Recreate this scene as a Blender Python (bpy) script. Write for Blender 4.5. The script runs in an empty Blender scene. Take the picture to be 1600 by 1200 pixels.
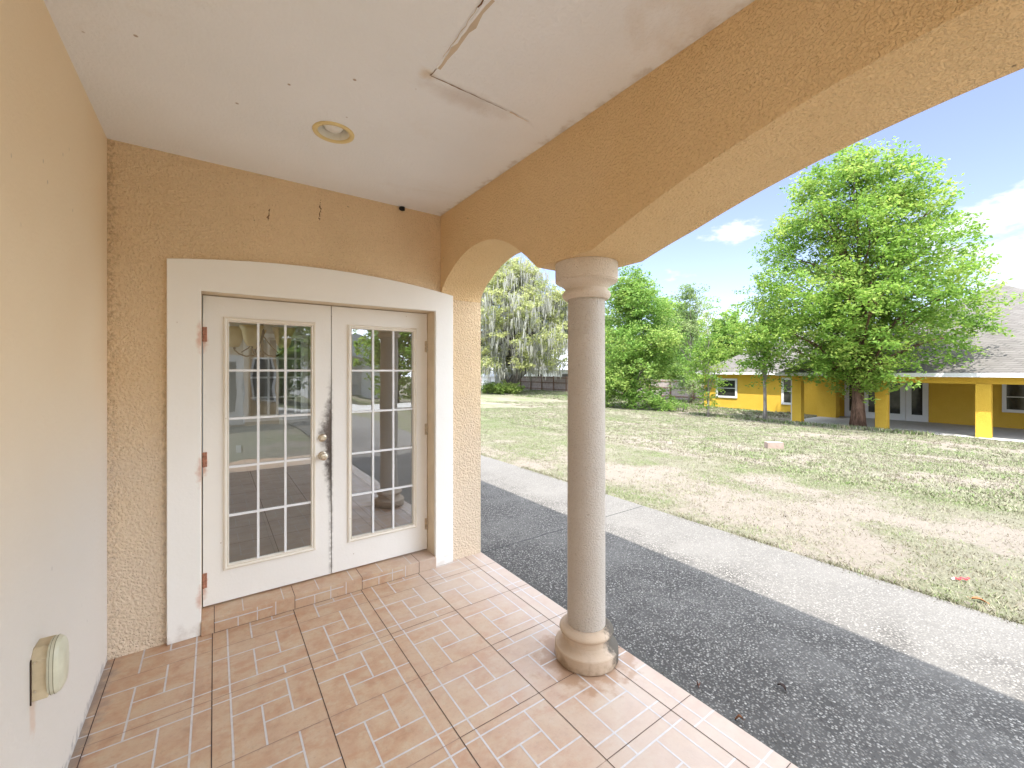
import bpy, bmesh, math, random
import numpy as np
from mathutils import Vector, Matrix
R = math.radians
random.seed(7)
rng = np.random.default_rng(7)
scn = bpy.context.scene
COL = scn.collection

# ------------------------------------------------------------------ camera
cam = bpy.data.cameras.new('camera')
camo = bpy.data.objects.new('camera', cam)
COL.objects.link(camo)
camo.location = (0, 0, 1.70)
camo.rotation_euler = (R(90), 0, R(-35.3))
cam.sensor_width = 36
cam.lens = 657 / 1600 * 36
cam.shift_y = -0.0125
cam.clip_start = 0.05
cam.clip_end = 2000
scn.camera = camo

# ------------------------------------------------------------------ sun and sky
SUN_TO = Vector((0.36, 0.34, -1.0)).normalized()       # direction the light travels
SUN_EL = math.asin(-SUN_TO.z)
sl = bpy.data.lights.new('sun', 'SUN')
sl.energy = 2.0
sl.angle = R(0.53)
sl.color = (1.0, 0.955, 0.89)
so = bpy.data.objects.new('sun', sl)
COL.objects.link(so)
so.rotation_euler = SUN_TO.to_track_quat('-Z', 'Y').to_euler()

w = bpy.data.worlds.new('World')
scn.world = w
w.use_nodes = True
nt = w.node_tree
for n in list(nt.nodes): nt.nodes.remove(n)
out = nt.nodes.new('ShaderNodeOutputWorld')
bg = nt.nodes.new('ShaderNodeBackground'); bg.inputs['Strength'].default_value = 0.06
sky = nt.nodes.new('ShaderNodeTexSky'); sky.sky_type = 'NISHITA'; sky.sun_disc = False
sky.sun_elevation = SUN_EL
sky.sun_rotation = math.atan2(-SUN_TO.x, -SUN_TO.y)
sky.air_density = 1.0; sky.dust_density = 0.35; sky.ozone_density = 2.2
tc = nt.nodes.new('ShaderNodeTexCoord')
def wn(t, **k):
    n = nt.nodes.new(t)
    for a, b in k.items(): setattr(n, a, b)
    return n
def pixdir(u, v):
    r = (u - 800) / 657; d = (580 - v) / 657
    s, c = math.sin(R(35.3)), math.cos(R(35.3))
    return Vector((s + c * r, c - s * r, d)).normalized()
# soft cumulus clouds at their directions in the sky
mp = wn('ShaderNodeMapping'); mp.inputs['Scale'].default_value = (1, 1, 2.6)
nt.links.new(tc.outputs['Generated'], mp.inputs['Vector'])
nz = wn('ShaderNodeTexNoise'); nz.inputs['Scale'].default_value = 9; nz.inputs['Detail'].default_value = 9
nz.inputs['Roughness'].default_value = 0.62
nt.links.new(mp.outputs[0], nz.inputs['Vector'])
def cloud_layer(specs, base, amp, lo, hi, color, fac):
    acc = None
    for (d, rad, vs, gain) in specs:
        sub = wn('ShaderNodeVectorMath', operation='SUBTRACT'); sub.inputs[1].default_value = d
        nt.links.new(tc.outputs['Generated'], sub.inputs[0])
        mul = wn('ShaderNodeVectorMath', operation='MULTIPLY'); mul.inputs[1].default_value = (1, 1, vs)
        nt.links.new(sub.outputs[0], mul.inputs[0])
        ln = wn('ShaderNodeVectorMath', operation='LENGTH'); nt.links.new(mul.outputs[0], ln.inputs[0])
        mr = wn('ShaderNodeMapRange'); mr.inputs['From Min'].default_value = rad; mr.inputs['From Max'].default_value = 0
        mr.inputs['To Min'].default_value = 0; mr.inputs['To Max'].default_value = gain
        nt.links.new(ln.outputs['Value'], mr.inputs['Value'])
        if acc is None: acc = mr.outputs[0]
        else:
            ad = wn('ShaderNodeMath', operation='MAXIMUM')
            nt.links.new(acc, ad.inputs[0]); nt.links.new(mr.outputs[0], ad.inputs[1]); acc = ad.outputs[0]
    nm = wn('ShaderNodeMath', operation='MULTIPLY'); nm.inputs[1].default_value = amp; nt.links.new(nz.outputs['Fac'], nm.inputs[0])
    ad = wn('ShaderNodeMath', operation='ADD'); nt.links.new(acc, ad.inputs[0]); nt.links.new(nm.outputs[0], ad.inputs[1])
    mr = wn('ShaderNodeMapRange'); mr.interpolation_type = 'SMOOTHSTEP'
    mr.inputs['From Min'].default_value = lo; mr.inputs['From Max'].default_value = hi; mr.inputs['To Max'].default_value = fac
    nt.links.new(ad.outputs[0], mr.inputs['Value'])
    mx = wn('ShaderNodeMix', data_type='RGBA')
    nt.links.new(mr.outputs[0], mx.inputs['Factor']); nt.links.new(base, mx.inputs['A'])
    mx.inputs['B'].default_value = (*color, 1)
    return mx.outputs['Result']
veil = wn('ShaderNodeMix', data_type='RGBA'); veil.inputs['Factor'].default_value = .10      # thin high haze
tint = wn('ShaderNodeMix', data_type='RGBA', blend_type='MULTIPLY'); tint.inputs['Factor'].default_value = 1
tint.inputs['B'].default_value = (.92, .82, .90, 1); nt.links.new(sky.outputs[0], tint.inputs['A'])
nt.links.new(tint.outputs['Result'], veil.inputs['A']); veil.inputs['B'].default_value = (4.5, 4.2, 4.6, 1)
low = [(pixdir(u, v), rad, vs, gain) for (u, v, rad, vs, gain) in
       [(1610, 325, .20, 2.6, 1.0), (1640, 410, .20, 2.6, 1.05), (1590, 440, .10, 2.0, .8), (1138, 362, .10, 2.3, .62), (1066, 420, .10, 2.5, .55),
        (1100, 492, .12, 2.0, .62), (1450, 250, .16, 3, .25), (820, 480, .25, 2.0, .5), (300, 380, .3, 2.4, .8), (2300, 330, .4, 2.2, .9)]]
cur = cloud_layer(low, veil.outputs['Result'], 2.6, 1.62, 2.05, (3.7, 3.8, 4.0), .92)
# bright clouds out of view overhead and behind the viewer, added as fill light
high = [(Vector(d_).normalized(), rad, 1.0, gain) for d_, rad, gain in
        [((.1, 0, 1), 1.0, 2.2), ((.5, -1, .55), .75, 2.2), ((-.6, -1, .5), .7, 2.0), ((1, -.75, .45), .62, 2.2), ((1, .3, 1.25), .42, 1.8), ((-1, .6, .8), .6, 1.6)]]
cur = cloud_layer(high, cur, 1.0, .72, 1.25, (12.4, 13.5, 15.2), .9)
nt.links.new(cur, bg.inputs['Color'])
nt.links.new(bg.outputs[0], out.inputs['Surface'])

scn.view_settings.view_transform = 'Standard'
scn.view_settings.look = 'None'
scn.view_settings.gamma = 1
scn.view_settings.exposure = 2.5
scn.cycles.max_bounces = 10
scn.cycles.diffuse_bounces = 6
scn.cycles.transparent_max_bounces = 16

# ------------------------------------------------------------------ helpers
class MB:
    def __init__(s): s.v = []; s.f = []; s.m = []
    def add(s, vs, fs, m=0):
        b = len(s.v); s.v += [tuple(p) for p in vs]
        for f in fs: s.f.append(tuple(i + b for i in f)); s.m.append(m)
    def box(s, x0, x1, y0, y1, z0, z1, m=0):
        s.add([(x0,y0,z0),(x1,y0,z0),(x1,y1,z0),(x0,y1,z0),(x0,y0,z1),(x1,y0,z1),(x1,y1,z1),(x0,y1,z1)],
              [(0,3,2,1),(4,5,6,7),(0,1,5,4),(1,2,6,5),(2,3,7,6),(3,0,4,7)], m)
    def prism(s, pts, axis, a, b, m=0):
        # pts: 2D polygon (counter-clockwise or not), extruded along axis from a to b
        def P(p, t):
            if axis == 'x': return (t, p[0], p[1])
            if axis == 'y': return (p[0], t, p[1])
            return (p[0], p[1], t)
        n = len(pts)
        vs = [P(p, a) for p in pts] + [P(p, b) for p in pts]
        fs = [tuple(range(n)), tuple(range(2*n-1, n-1, -1))] + [(i, i+n, (i+1) % n + n, (i+1) % n) for i in range(n)]
        s.add(vs, fs, m)
    def lathe(s, prof, cx, cy, n=48, m=0):
        # prof: (r, z) from bottom to top
        k = len(prof)
        vs = [(cx + r*math.cos(2*math.pi*i/n), cy + r*math.sin(2*math.pi*i/n), z) for (r, z) in prof for i in range(n)]
        fs = [(j*n+i, j*n+(i+1) % n, (j+1)*n+(i+1) % n, (j+1)*n+i) for j in range(k-1) for i in range(n)]
        s.add(vs, fs, m)
    def tube(s, pts, rads, n=8, m=0, wob=0):
        pts = [Vector(p) for p in pts]
        b = len(s.v); k = len(pts)
        up = Vector((0.13, 0.31, 0.94))
        for j, p in enumerate(pts):
            t = (pts[min(j+1, k-1)] - pts[max(j-1, 0)]).normalized()
            a = t.cross(up)
            if a.length < 0.1: a = t.cross(Vector((1, 0, 0)))
            a.normalize(); c = t.cross(a)
            for i in range(n):
                an = 2*math.pi*i/n
                rr = rads[j] * (1 + (random.uniform(-wob, wob) if wob else 0))
                s.v.append(tuple(p + a*math.cos(an)*rr + c*math.sin(an)*rr))
        for j in range(k-1):
            for i in range(n):
                s.f.append((b+j*n+i, b+j*n+(i+1) % n, b+(j+1)*n+(i+1) % n, b+(j+1)*n+i)); s.m.append(m)
        s.f.append(tuple(b+i for i in range(n))); s.m.append(m)
        s.f.append(tuple(b+(k-1)*n+i for i in range(n-1, -1, -1))); s.m.append(m)
    def build(s, name, mats, parent=None, smooth=False, bevel=0, bseg=2, angle=35, sharp=40):
        me = bpy.data.meshes.new(name); me.from_pydata(s.v, [], s.f)
        if not isinstance(mats, (list, tuple)): mats = [mats]
        for mm in mats: me.materials.append(mm)
        me.polygons.foreach_set('material_index', s.m)
        bm = bmesh.new(); bm.from_mesh(me)
        bmesh.ops.recalc_face_normals(bm, faces=bm.faces); bm.to_mesh(me); bm.free()
        o = bpy.data.objects.new(name, me); COL.objects.link(o)
        if parent: o.parent = parent
        if bevel:
            bv = o.modifiers.new('bevel', 'BEVEL'); bv.width = bevel; bv.segments = bseg; bv.limit_method = 'ANGLE'; bv.angle_limit = R(angle)
        if smooth:
            me.polygons.foreach_set('use_smooth', [True]*len(me.polygons))
            if smooth == 'auto':
                me.set_sharp_from_angle(angle=R(sharp))
        me.update()
        return o

def tag(o, label=None, cat=None, group=None, kind=None):
    if label: o['label'] = label
    if cat: o['category'] = cat
    if group: o['group'] = group
    if kind: o['kind'] = kind
    return o
def empty(name, label, cat, group=None, kind=None):
    o = bpy.data.objects.new(name, None); COL.objects.link(o)
    o.empty_display_size = .1
    return tag(o, label, cat, group, kind)

# ------------------------------------------------------------------ materials
class Mat:
    def __init__(s, name, rough=.7, spec=.4, metal=0):
        s.m = bpy.data.materials.new(name); s.m.use_nodes = True
        s.t = s.m.node_tree; s.b = s.t.nodes['Principled BSDF']
        s.b.inputs['Roughness'].default_value = rough
        s.b.inputs['Specular IOR Level'].default_value = spec
        s.b.inputs['Metallic'].default_value = metal
        s.tc = s.t.nodes.new('ShaderNodeTexCoord'); s.co = s.tc.outputs['Object']
    def n(s, t, ins=None, **k):
        n = s.t.nodes.new(t)
        for a, b in k.items(): setattr(n, a, b)
        for a, b in (ins or {}).items():
            if hasattr(b, 'is_linked') or isinstance(b, bpy.types.NodeSocket): s.t.links.new(b, n.inputs[a])
            else: n.inputs[a].default_value = b
        return n
    def mapv(s, scale=(1,1,1), loc=(0,0,0), rot=(0,0,0)):
        return s.n('ShaderNodeMapping', {'Vector': s.co, 'Scale': scale, 'Location': loc, 'Rotation': rot}).outputs[0]
    def noise(s, scale, detail=4, rough=.55, dist=0, vec=None):
        return s.n('ShaderNodeTexNoise', {'Vector': vec or s.co, 'Scale': scale, 'Detail': detail, 'Roughness': rough, 'Distortion': dist}).outputs['Fac']
    def ramp(s, fac, stops, interp='LINEAR'):
        n = s.n('ShaderNodeValToRGB', {'Fac': fac}); e = n.color_ramp.elements; n.color_ramp.interpolation = interp
        while len(e) < len(stops): e.new(.5)
        for el, (p, c) in zip(e, stops): el.position = p; el.color = (c, c, c, 1) if isinstance(c, (int, float)) else (*c, 1)
        return n.outputs[0]
    def mr(s, val, a, b, c=0, d=1, smooth=True):
        n = s.n('ShaderNodeMapRange', {'Value': val, 'From Min': a, 'From Max': b, 'To Min': c, 'To Max': d})
        n.interpolation_type = 'SMOOTHSTEP' if smooth else 'LINEAR'
        n.clamp = bool(smooth)
        return n.outputs[0]
    def mix(s, fac, a, b, blend='MIX'):
        n = s.n('ShaderNodeMix', data_type='RGBA', blend_type=blend)
        for key, val in (('Factor', fac), ('A', a), ('B', b)):
            if isinstance(val, bpy.types.NodeSocket): s.t.links.new(val, n.inputs[key])
            elif key == 'Factor': n.inputs[key].default_value = val
            else: n.inputs[key].default_value = (*val, 1)
        return n.outputs['Result']
    def math(s, op, a, b=0.0):
        n = s.n('ShaderNodeMath', operation=op)
        for i, val in enumerate((a, b)):
            if isinstance(val, bpy.types.NodeSocket): s.t.links.new(val, n.inputs[i])
            else: n.inputs[i].default_value = val
        return n.outputs[0]
    def xyz(s):
        return s.n('ShaderNodeSeparateXYZ', {'Vector': s.co}).outputs
    def blob(s, c, sc):
        # 0 at centre, grows outwards: distance in scaled coordinates
        a = s.n('ShaderNodeVectorMath', {0: s.co, 1: c}, operation='SUBTRACT')
        b = s.n('ShaderNodeVectorMath', {0: a.outputs[0], 1: sc}, operation='MULTIPLY')
        return s.n('ShaderNodeVectorMath', {0: b.outputs[0]}, operation='LENGTH').outputs['Value']
    def color(s, c):
        if isinstance(c, bpy.types.NodeSocket): s.t.links.new(c, s.b.inputs['Base Color'])
        else: s.b.inputs['Base Color'].default_value = (*c, 1)
    def rough(s, c): s.t.links.new(c, s.b.inputs['Roughness'])
    def bump(s, h, dist=.003, strength=1, prev=None):
        n = s.n('ShaderNodeBump', {'Height': h, 'Distance': dist, 'Strength': strength})
        if prev is not None: s.t.links.new(prev, n.inputs['Normal'])
        s.t.links.new(n.outputs[0], s.b.inputs['Normal'])
        return n.outputs[0]

def simple(name, col, rough=.6, spec=.4, metal=0, var=.12, vs=6, bs=0, bd=.001):
    m = Mat(name, rough, spec, metal)
    f = m.noise(vs, 5)
    a = tuple(c*(1-var) for c in col); b = tuple(min(1, c*(1+var)) for c in col)
    m.color(m.ramp(f, [(.3, a), (.7, b)]))
    if bs: m.bump(m.noise(bs, 3), bd)
    return m.m

def stucco(name, c0, c1, speck=True, bscale=70, bd=.006, streak=None, cracks=()):
    m = Mat(name, .85, .25)
    big = m.noise(1.3, 4)
    c = m.ramp(big, [(.3, c0), (.7, c1)])
    fine = m.noise(bscale*1.1, 3, .6)
    c = m.mix(m.mr(fine, .46, .26, 0, .5), c, (c0[0]*.52, c0[1]*.42, c0[2]*.30))
    wv = m.n('ShaderNodeTexVoronoi', {'Vector': m.mapv((1,1,1), (.3,.7,.2)), 'Scale': bscale*.75, 'Randomness': 1}, feature='F1').outputs['Distance']
    c = m.mix(m.math('MULTIPLY', m.mr(wv, .16, .05), m.mr(m.noise(9, 4), .45, .6, 0, .55)), c, (c0[0]*.42, c0[1]*.32, c0[2]*.22))
    c = m.mix(m.mr(m.noise(.7, 5, .6, 0, m.mapv((1,1,.6), (4,1,2))), .45, .68, 0, .35), c, tuple(min(1, x*1.12+.03) for x in c1))
    if speck:
        sp = m.n('ShaderNodeTexVoronoi', {'Vector': m.co, 'Scale': 14, 'Randomness': 1}).outputs['Distance']
        k = m.math('MULTIPLY', m.mr(sp, .10, .05), m.mr(m.noise(2.1, 3), .55, .68))
        c = m.mix(m.math('MULTIPLY', k, .7), c, (.09, .06, .035))
        dn = m.mr(m.noise(3.3, 7, .7), .60, .78, 0, .12)
        c = m.mix(dn, c, tuple(x*.6 for x in c0))
    if streak == 'corner':       # brown mildew where the walls meet
        x, y, z = m.xyz()
        e = m.math('ADD', m.mr(x, -.514, -.30, 0, 1, False), m.mr(m.noise(38, 6, .7), .2, .8, -.5, .5, False))
        c = m.mix(m.mr(e, .22, -.15, 0, .42), c, (.24, .13, .05))
        e2 = m.math('ADD', m.math('MULTIPLY', m.math('ABSOLUTE', m.math('ADD', x, .248)), 22.0), m.mr(m.noise(26, 5), .2, .8, -.5, .5, False))
        zz = m.mr(z, 2.2, 1.0, 0, .45)
        c = m.mix(m.math('MULTIPLY', m.mr(e2, .35, .05), zz), c, (.25, .15, .06))
    for (cx, cz0, cz1) in cracks:
        x, y, z = m.xyz()
        dx = m.math('ADD', m.math('SUBTRACT', x, cx), m.mr(m.noise(30, 3), 0, 1, -.02, .02, False))
        ln = m.mr(m.math('ABSOLUTE', dx), .006, .001)
        ln = m.math('MULTIPLY', ln, m.math('MULTIPLY', m.mr(z, cz0, cz0+.02), m.mr(z, cz1, cz1-.02)))
        c = m.mix(m.math('MULTIPLY', ln, m.mr(m.noise(40, 2), .35, .5)), c, (.16, .07, .03))
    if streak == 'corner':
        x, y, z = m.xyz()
        c = m.mix(m.mr(m.math('ADD', z, m.mr(m.noise(2.5, 5), .3, .7, -.3, .3, False)), 1.9, .5, 0, .55), c, (.72,.62,.52))  # pale pinkish tone of sky light painted low on the wall
    m.color(c)
    h = m.math('ADD', m.mr(m.noise(bscale, 2, .5), .35, .65), m.math('MULTIPLY', m.noise(bscale*3, 3), .35))
    m.bump(h, bd)
    return m.m

M = {}
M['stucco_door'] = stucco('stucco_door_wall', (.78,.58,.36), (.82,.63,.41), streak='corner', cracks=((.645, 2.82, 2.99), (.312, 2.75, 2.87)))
M['stucco_beam'] = stucco('stucco_beam', (.82,.575,.30), (.87,.635,.36), bscale=85, bd=.006)
M['stucco_col'] = stucco('stucco_column', (.52,.465,.405), (.585,.53,.465), bscale=120, bd=.003)
M['trimcast'] = stucco('cast_capital', (.66,.56,.45), (.70,.61,.51), bscale=120, bd=.0022)

# left wall: smoother old paint with marks near the floor
m = Mat('painted_wall', .8, .3)
c = m.ramp(m.noise(1.1, 4), [(.3, (.86,.69,.48)), (.7, (.89,.74,.54))])
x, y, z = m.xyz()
c = m.mix(m.mr(z, 1.9, .8, 0, .85), c, (.70,.67,.63))      # lower wall greyed: cool sky light painted into the colour
sp = m.n('ShaderNodeTexVoronoi', {'Vector': m.mapv((1,9,5)), 'Scale': 1.6}).outputs['Distance']
c = m.mix(m.math('MULTIPLY', m.mr(sp, .09, .04), m.mr(m.noise(3, 3), .5, .7, 0, .5)), c, (.2,.16,.13))
dirt = m.math('ADD', m.mr(z, .14, 0, 0, 1, False), m.mr(m.noise(22, 5), .3, .7, -.5, .3, False))
c = m.mix(m.mr(dirt, .45, 1.0, 0, .6), c, (.30,.27,.27))
rust = m.blob((-.514, 2.15, .50), (1, 14, 8))
c = m.mix(m.mr(m.math('ADD', rust, m.noise(20, 4)), 1.15, .7, 0, .3), c, (.62,.30,.12))
m.color(c)
m.bump(m.math('ADD', m.noise(55, 5, .6), m.math('MULTIPLY', m.noise(8, 3), .6)), .004)
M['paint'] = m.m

# ceiling
m = Mat('ceiling_paint', .8, .25)
c = m.ramp(m.noise(1.6, 5), [(.3, (.83,.85,.87)), (.7, (.87,.89,.92))])
sp = m.n('ShaderNodeTexVoronoi', {'Vector': m.co, 'Scale': 6, 'Randomness': 1}).outputs['Distance']
c = m.mix(m.math('MULTIPLY', m.mr(sp, .06, .03), m.mr(m.noise(1.7, 2), .5, .6, 0, .8)), c, (.3,.2,.12))
x, y, z = m.xyz()
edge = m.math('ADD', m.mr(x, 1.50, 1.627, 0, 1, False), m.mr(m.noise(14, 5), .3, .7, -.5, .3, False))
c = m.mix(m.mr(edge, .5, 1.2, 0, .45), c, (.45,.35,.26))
c = m.mix(m.mr(m.noise(1.1, 7, .65, .4, m.mapv((1,1,1), (2,5,0))), .56, .72, 0, .3), c, (.62,.50,.38))
st = m.blob((1.05, 1.86, 3.067), (2.2, 7, 1))
c = m.mix(m.mr(m.math('ADD', st, m.noise(7, 5)), 1.25, .5, 0, .42), c, (.52,.42,.34))
st = m.blob((.80, 1.80, 3.067), (9, 12, 1))
c = m.mix(m.mr(m.math('ADD', st, m.noise(12, 5)), 1.1, .4, 0, .55), c, (.62,.45,.25))
m.color(c)
m.bump(m.math('ADD', m.noise(60, 5, .6), m.math('MULTIPLY', m.noise(9, 3), .5)), .0045)
M['ceiling'] = m.m
M['crack'] = simple('crack_shadow', (.20,.11,.05), .9)
M['crack_light'] = simple('torn_tape', (.62,.52,.40), .9)

# white trim and door
def whitepaint(name, c0=(.83,.81,.77), c1=(.87,.85,.81), burn=False, rough=.45):
    m = Mat(name, rough, .4)
    c = m.ramp(m.noise(2.2, 6), [(.3, c0), (.7, c1)])
    sp = m.n('ShaderNodeTexVoronoi', {'Vector': m.co, 'Scale': 7}).outputs['Distance']
    c = m.mix(m.math('MULTIPLY', m.mr(sp, .045, .02), .6), c, (.35,.25,.18))
    x, y, z = m.xyz()
    # rust bleeding at the hinges
    for (hx, hz) in ((-.066, 1.95), (-.066, 1.10), (-.066, .28)):
        b = m.blob((hx, 3.45, hz - .04), (22, 1.5, 7))
        c = m.mix(m.mr(m.math('ADD', b, m.noise(30, 4)), 1.35, .7, 0, .6), c, (.58,.24,.12))
    # grime near the sill
    g = m.math('ADD', m.mr(z, .20, .02, 0, 1, False), m.mr(m.noise(16, 6), .3, .7, -.6, .3, False))
    c = m.mix(m.mr(g, .5, 1.2, 0, .35), c, (.45,.38,.32))
    if burn:
        n1 = m.noise(24, 6, .7)
        pen = m.mr(x, .7525, .7545, 0, 2)
        # black soiled strip along the meeting edge
        ex = m.math('MULTIPLY', m.math('ABSOLUTE', m.math('SUBTRACT', x, .753)), 8.5)
        zz = m.math('ABSOLUTE', m.math('SUBTRACT', z, 1.22))
        e = m.math('ADD', m.math('ADD', ex, pen), m.math('MULTIPLY', zz, 2.0))
        e = m.math('ADD', e, m.mr(n1, .2, .8, -.35, .35, False))
        c = m.mix(m.mr(e, 1.0, .25, 0, .93), c, (.06,.036,.026))
        ex2 = m.math('MULTIPLY', m.math('ABSOLUTE', m.math('SUBTRACT', x, .753)), 14.0)
        e = m.math('ADD', m.math('ADD', ex2, pen), m.math('MULTIPLY', m.math('ABSOLUTE', m.math('SUBTRACT', z, .93)), 2.3))
        e = m.math('ADD', e, m.mr(n1, .2, .8, -.4, .4, False))
        c = m.mix(m.mr(e, 1.0, .2, 0, .9), c, (.05,.035,.028))
        side = m.math('MULTIPLY', m.mr(x, .725, .748, 0, 1), m.math('MULTIPLY', m.mr(x, .753, .775, 1, 0), m.mr(z, 1.9, 1.2, 0, .5)))
        c = m.mix(m.math('MULTIPLY', side, m.mr(n1, .35, .6)), c, (.10,.07,.05))
    m.color(c)
    m.bump(m.math('ADD', m.noise(60, 3), m.noise(9, 3)), .0008)
    return m.m
M['trim'] = whitepaint('trim_paint', (.87,.85,.80), (.90,.88,.84), rough=.6)
M['door'] = whitepaint('door_paint', burn=True)
M['moulding'] = whitepaint('moulding_paint', (.76,.70,.60), (.82,.78,.70))
M['jamb'] = simple('jamb_paint', (.72,.60,.44), .6, var=.08)
M['grille'] = simple('grille_white', (.82,.83,.84), .45, var=.03)

def glass(name, ior=2.1, tint=(.86,.90,.88)):
    m = bpy.data.materials.new(name); m.use_nodes = True; t = m.node_tree
    for n in list(t.nodes): t.nodes.remove(n)
    o = t.nodes.new('ShaderNodeOutputMaterial'); mx = t.nodes.new('ShaderNodeMixShader')
    tr = t.nodes.new('ShaderNodeBsdfTransparent'); tr.inputs[0].default_value = (*tint, 1)
    gl = t.nodes.new('ShaderNodeBsdfGlossy'); gl.inputs['Roughness'].default_value = .0
    gl.inputs['Color'].default_value = (.95, .97, 1, 1)
    fr = t.nodes.new('ShaderNodeFresnel'); fr.inputs['IOR'].default_value = ior
    # slightly wavy panes
    tcn = t.nodes.new('ShaderNodeTexCoord'); ns = t.nodes.new('ShaderNodeTexNoise'); ns.inputs['Scale'].default_value = 3.5; ns.inputs['Detail'].default_value = 1
    bp = t.nodes.new('ShaderNodeBump'); bp.inputs['Distance'].default_value = .0012
    t.links.new(tcn.outputs['Object'], ns.inputs['Vector']); t.links.new(ns.outputs['Fac'], bp.inputs['Height'])
    t.links.new(bp.outputs[0], gl.inputs['Normal'])
    t.links.new(fr.outputs[0], mx.inputs[0]); t.links.new(tr.outputs[0], mx.inputs[1]); t.links.new(gl.outputs[0], mx.inputs[2])
    t.links.new(mx.outputs[0], o.inputs[0])
    return m
M['glass'] = glass('door_glass', 2.3)
M['glass_coated'] = glass('coated_door_glass', 3.4, (.55,.58,.58))
M['brass'] = simple('tarnished_nickel', (.62,.55,.44), .35, .5, 1, .25, 60)
M['rusty'] = simple('rusty_hinge', (.42,.20,.13), .7, .3, .3, .4, 60)

# tile
m = Mat('floor_tile', .42, .5)
c = m.ramp(m.noise(7, 7, .65), [(.25, (.35,.19,.105)), (.42, (.48,.295,.185)), (.55, (.52,.36,.235)), (.75, (.55,.43,.31))])
c = m.mix(m.mr(m.noise(2.6, 3), .4, .65, 0, .5), c, (.52,.38,.27))
c = m.mix(m.mr(m.noise(45, 4, .7), .5, .75, 0, .4), c, (.33,.22,.16))
c = m.mix(m.mr(m.noise(3.4, 6, .7, 0, m.mapv((1,2.2,1), (3,1,0))), .5, .66, 0, .6), c, (.46,.25,.145))
c = m.mix(m.mr(m.noise(19, 5, .6, 0, m.mapv((1,1,1), (7,2,0))), .52, .7, 0, .35), c, (.54,.46,.33))
x, y, z = m.xyz()
# outer tiles painted paler, imitating the sheen of the sky
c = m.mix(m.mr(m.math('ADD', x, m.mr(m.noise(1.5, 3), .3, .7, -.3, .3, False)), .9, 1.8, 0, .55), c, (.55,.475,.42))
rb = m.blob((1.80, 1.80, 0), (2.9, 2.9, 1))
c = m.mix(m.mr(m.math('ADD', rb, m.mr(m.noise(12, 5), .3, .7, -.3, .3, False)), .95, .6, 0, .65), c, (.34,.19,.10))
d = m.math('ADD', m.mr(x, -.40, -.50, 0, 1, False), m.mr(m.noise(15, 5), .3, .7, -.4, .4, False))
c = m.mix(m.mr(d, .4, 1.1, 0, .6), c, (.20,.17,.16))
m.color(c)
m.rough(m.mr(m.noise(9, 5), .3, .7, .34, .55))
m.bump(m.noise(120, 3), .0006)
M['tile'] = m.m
M['tile_line'] = simple('tile_light_line', (.57,.545,.54), .5, var=.10, vs=30)
M['grout'] = simple('dark_grout', (.085,.055,.045), .9, var=.3, vs=20)
M['grout_soft'] = simple('faint_grout', (.30,.21,.17), .9, var=.3, vs=20)

# exposed aggregate
m = Mat('pebble_path', .8, .35)
vo = m.n('ShaderNodeTexVoronoi', {'Vector': m.co, 'Scale': 74, 'Randomness': 1})
rnd = m.n('ShaderNodeSeparateColor', {'Color': vo.outputs['Color']}).outputs[0]
rnd2 = m.n('ShaderNodeSeparateColor', {'Color': vo.outputs['Color']}).outputs[1]
peb = m.ramp(rnd, [(0, (.05,.046,.043)), (.2, (.115,.107,.098)), (.5, (.17,.16,.145)), (.8, (.23,.217,.195)), (1, (.41,.39,.355))])
peb = m.mix(m.mr(vo.outputs['Distance'], .34, .56), peb, (.06,.055,.05))
dust = m.mr(m.noise(1.2, 7, .7), .44, .66)
x, y, z = m.xyz()
c = m.mix(m.math('MULTIPLY', dust, .4), peb, (.19,.18,.165))
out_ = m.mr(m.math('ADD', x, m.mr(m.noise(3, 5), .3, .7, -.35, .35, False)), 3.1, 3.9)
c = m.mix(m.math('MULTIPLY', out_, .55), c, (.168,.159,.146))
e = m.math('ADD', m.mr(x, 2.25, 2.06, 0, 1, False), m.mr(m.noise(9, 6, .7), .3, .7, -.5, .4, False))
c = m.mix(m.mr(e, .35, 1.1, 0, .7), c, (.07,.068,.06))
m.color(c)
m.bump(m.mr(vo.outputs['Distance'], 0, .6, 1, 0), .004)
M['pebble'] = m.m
M['joint'] = simple('path_joint', (.05,.05,.048), .95)
M['soil'] = simple('dark_soil', (.12,.10,.075), .95, var=.4, vs=25, bs=50, bd=.01)

# lawn surface, driven by a 'sand' attribute on the ground mesh
m = Mat('lawn', .95, .1)
at = m.n('ShaderNodeAttribute', attribute_name='sand').outputs['Fac']
gr = m.n('ShaderNodeAttribute', attribute_name='green').outputs['Fac']
st = m.mapv((1, 1, 1))
n1 = m.noise(5.5, 8, .72); n2 = m.noise(28, 6, .7); n3 = m.noise(1.1, 5, .6)
straw = m.ramp(n2, [(.3, (.135,.125,.088)), (.5, (.19,.18,.13)), (.7, (.235,.225,.17))])
green = m.ramp(n2, [(.3, (.085,.10,.045)), (.5, (.14,.16,.08)), (.72, (.20,.215,.13))])
sand = m.ramp(n2, [(.3, (.20,.172,.142)), (.6, (.245,.215,.18)), (.8, (.28,.25,.212))])
gmask = m.mr(m.math('ADD', m.math('ADD', gr, m.math('MULTIPLY', n1, .9)), m.math('MULTIPLY', n2, .35)), .92, 1.20)
c = m.mix(m.math('MULTIPLY', gmask, .8), straw, green)
smask = m.mr(m.math('ADD', m.math('ADD', at, m.math('MULTIPLY', n1, 1.3)), m.math('MULTIPLY', n2, .55)), 1.28, 1.52)
c = m.mix(smask, c, sand)
c = m.mix(m.mr(m.noise(11, 7, .75), .62, .74, 0, .55), c, (.09,.065,.04))
m.color(c)
m.bump(m.math('ADD', n2, m.math('MULTIPLY', m.noise(90, 4), .6)), .03)
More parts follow.
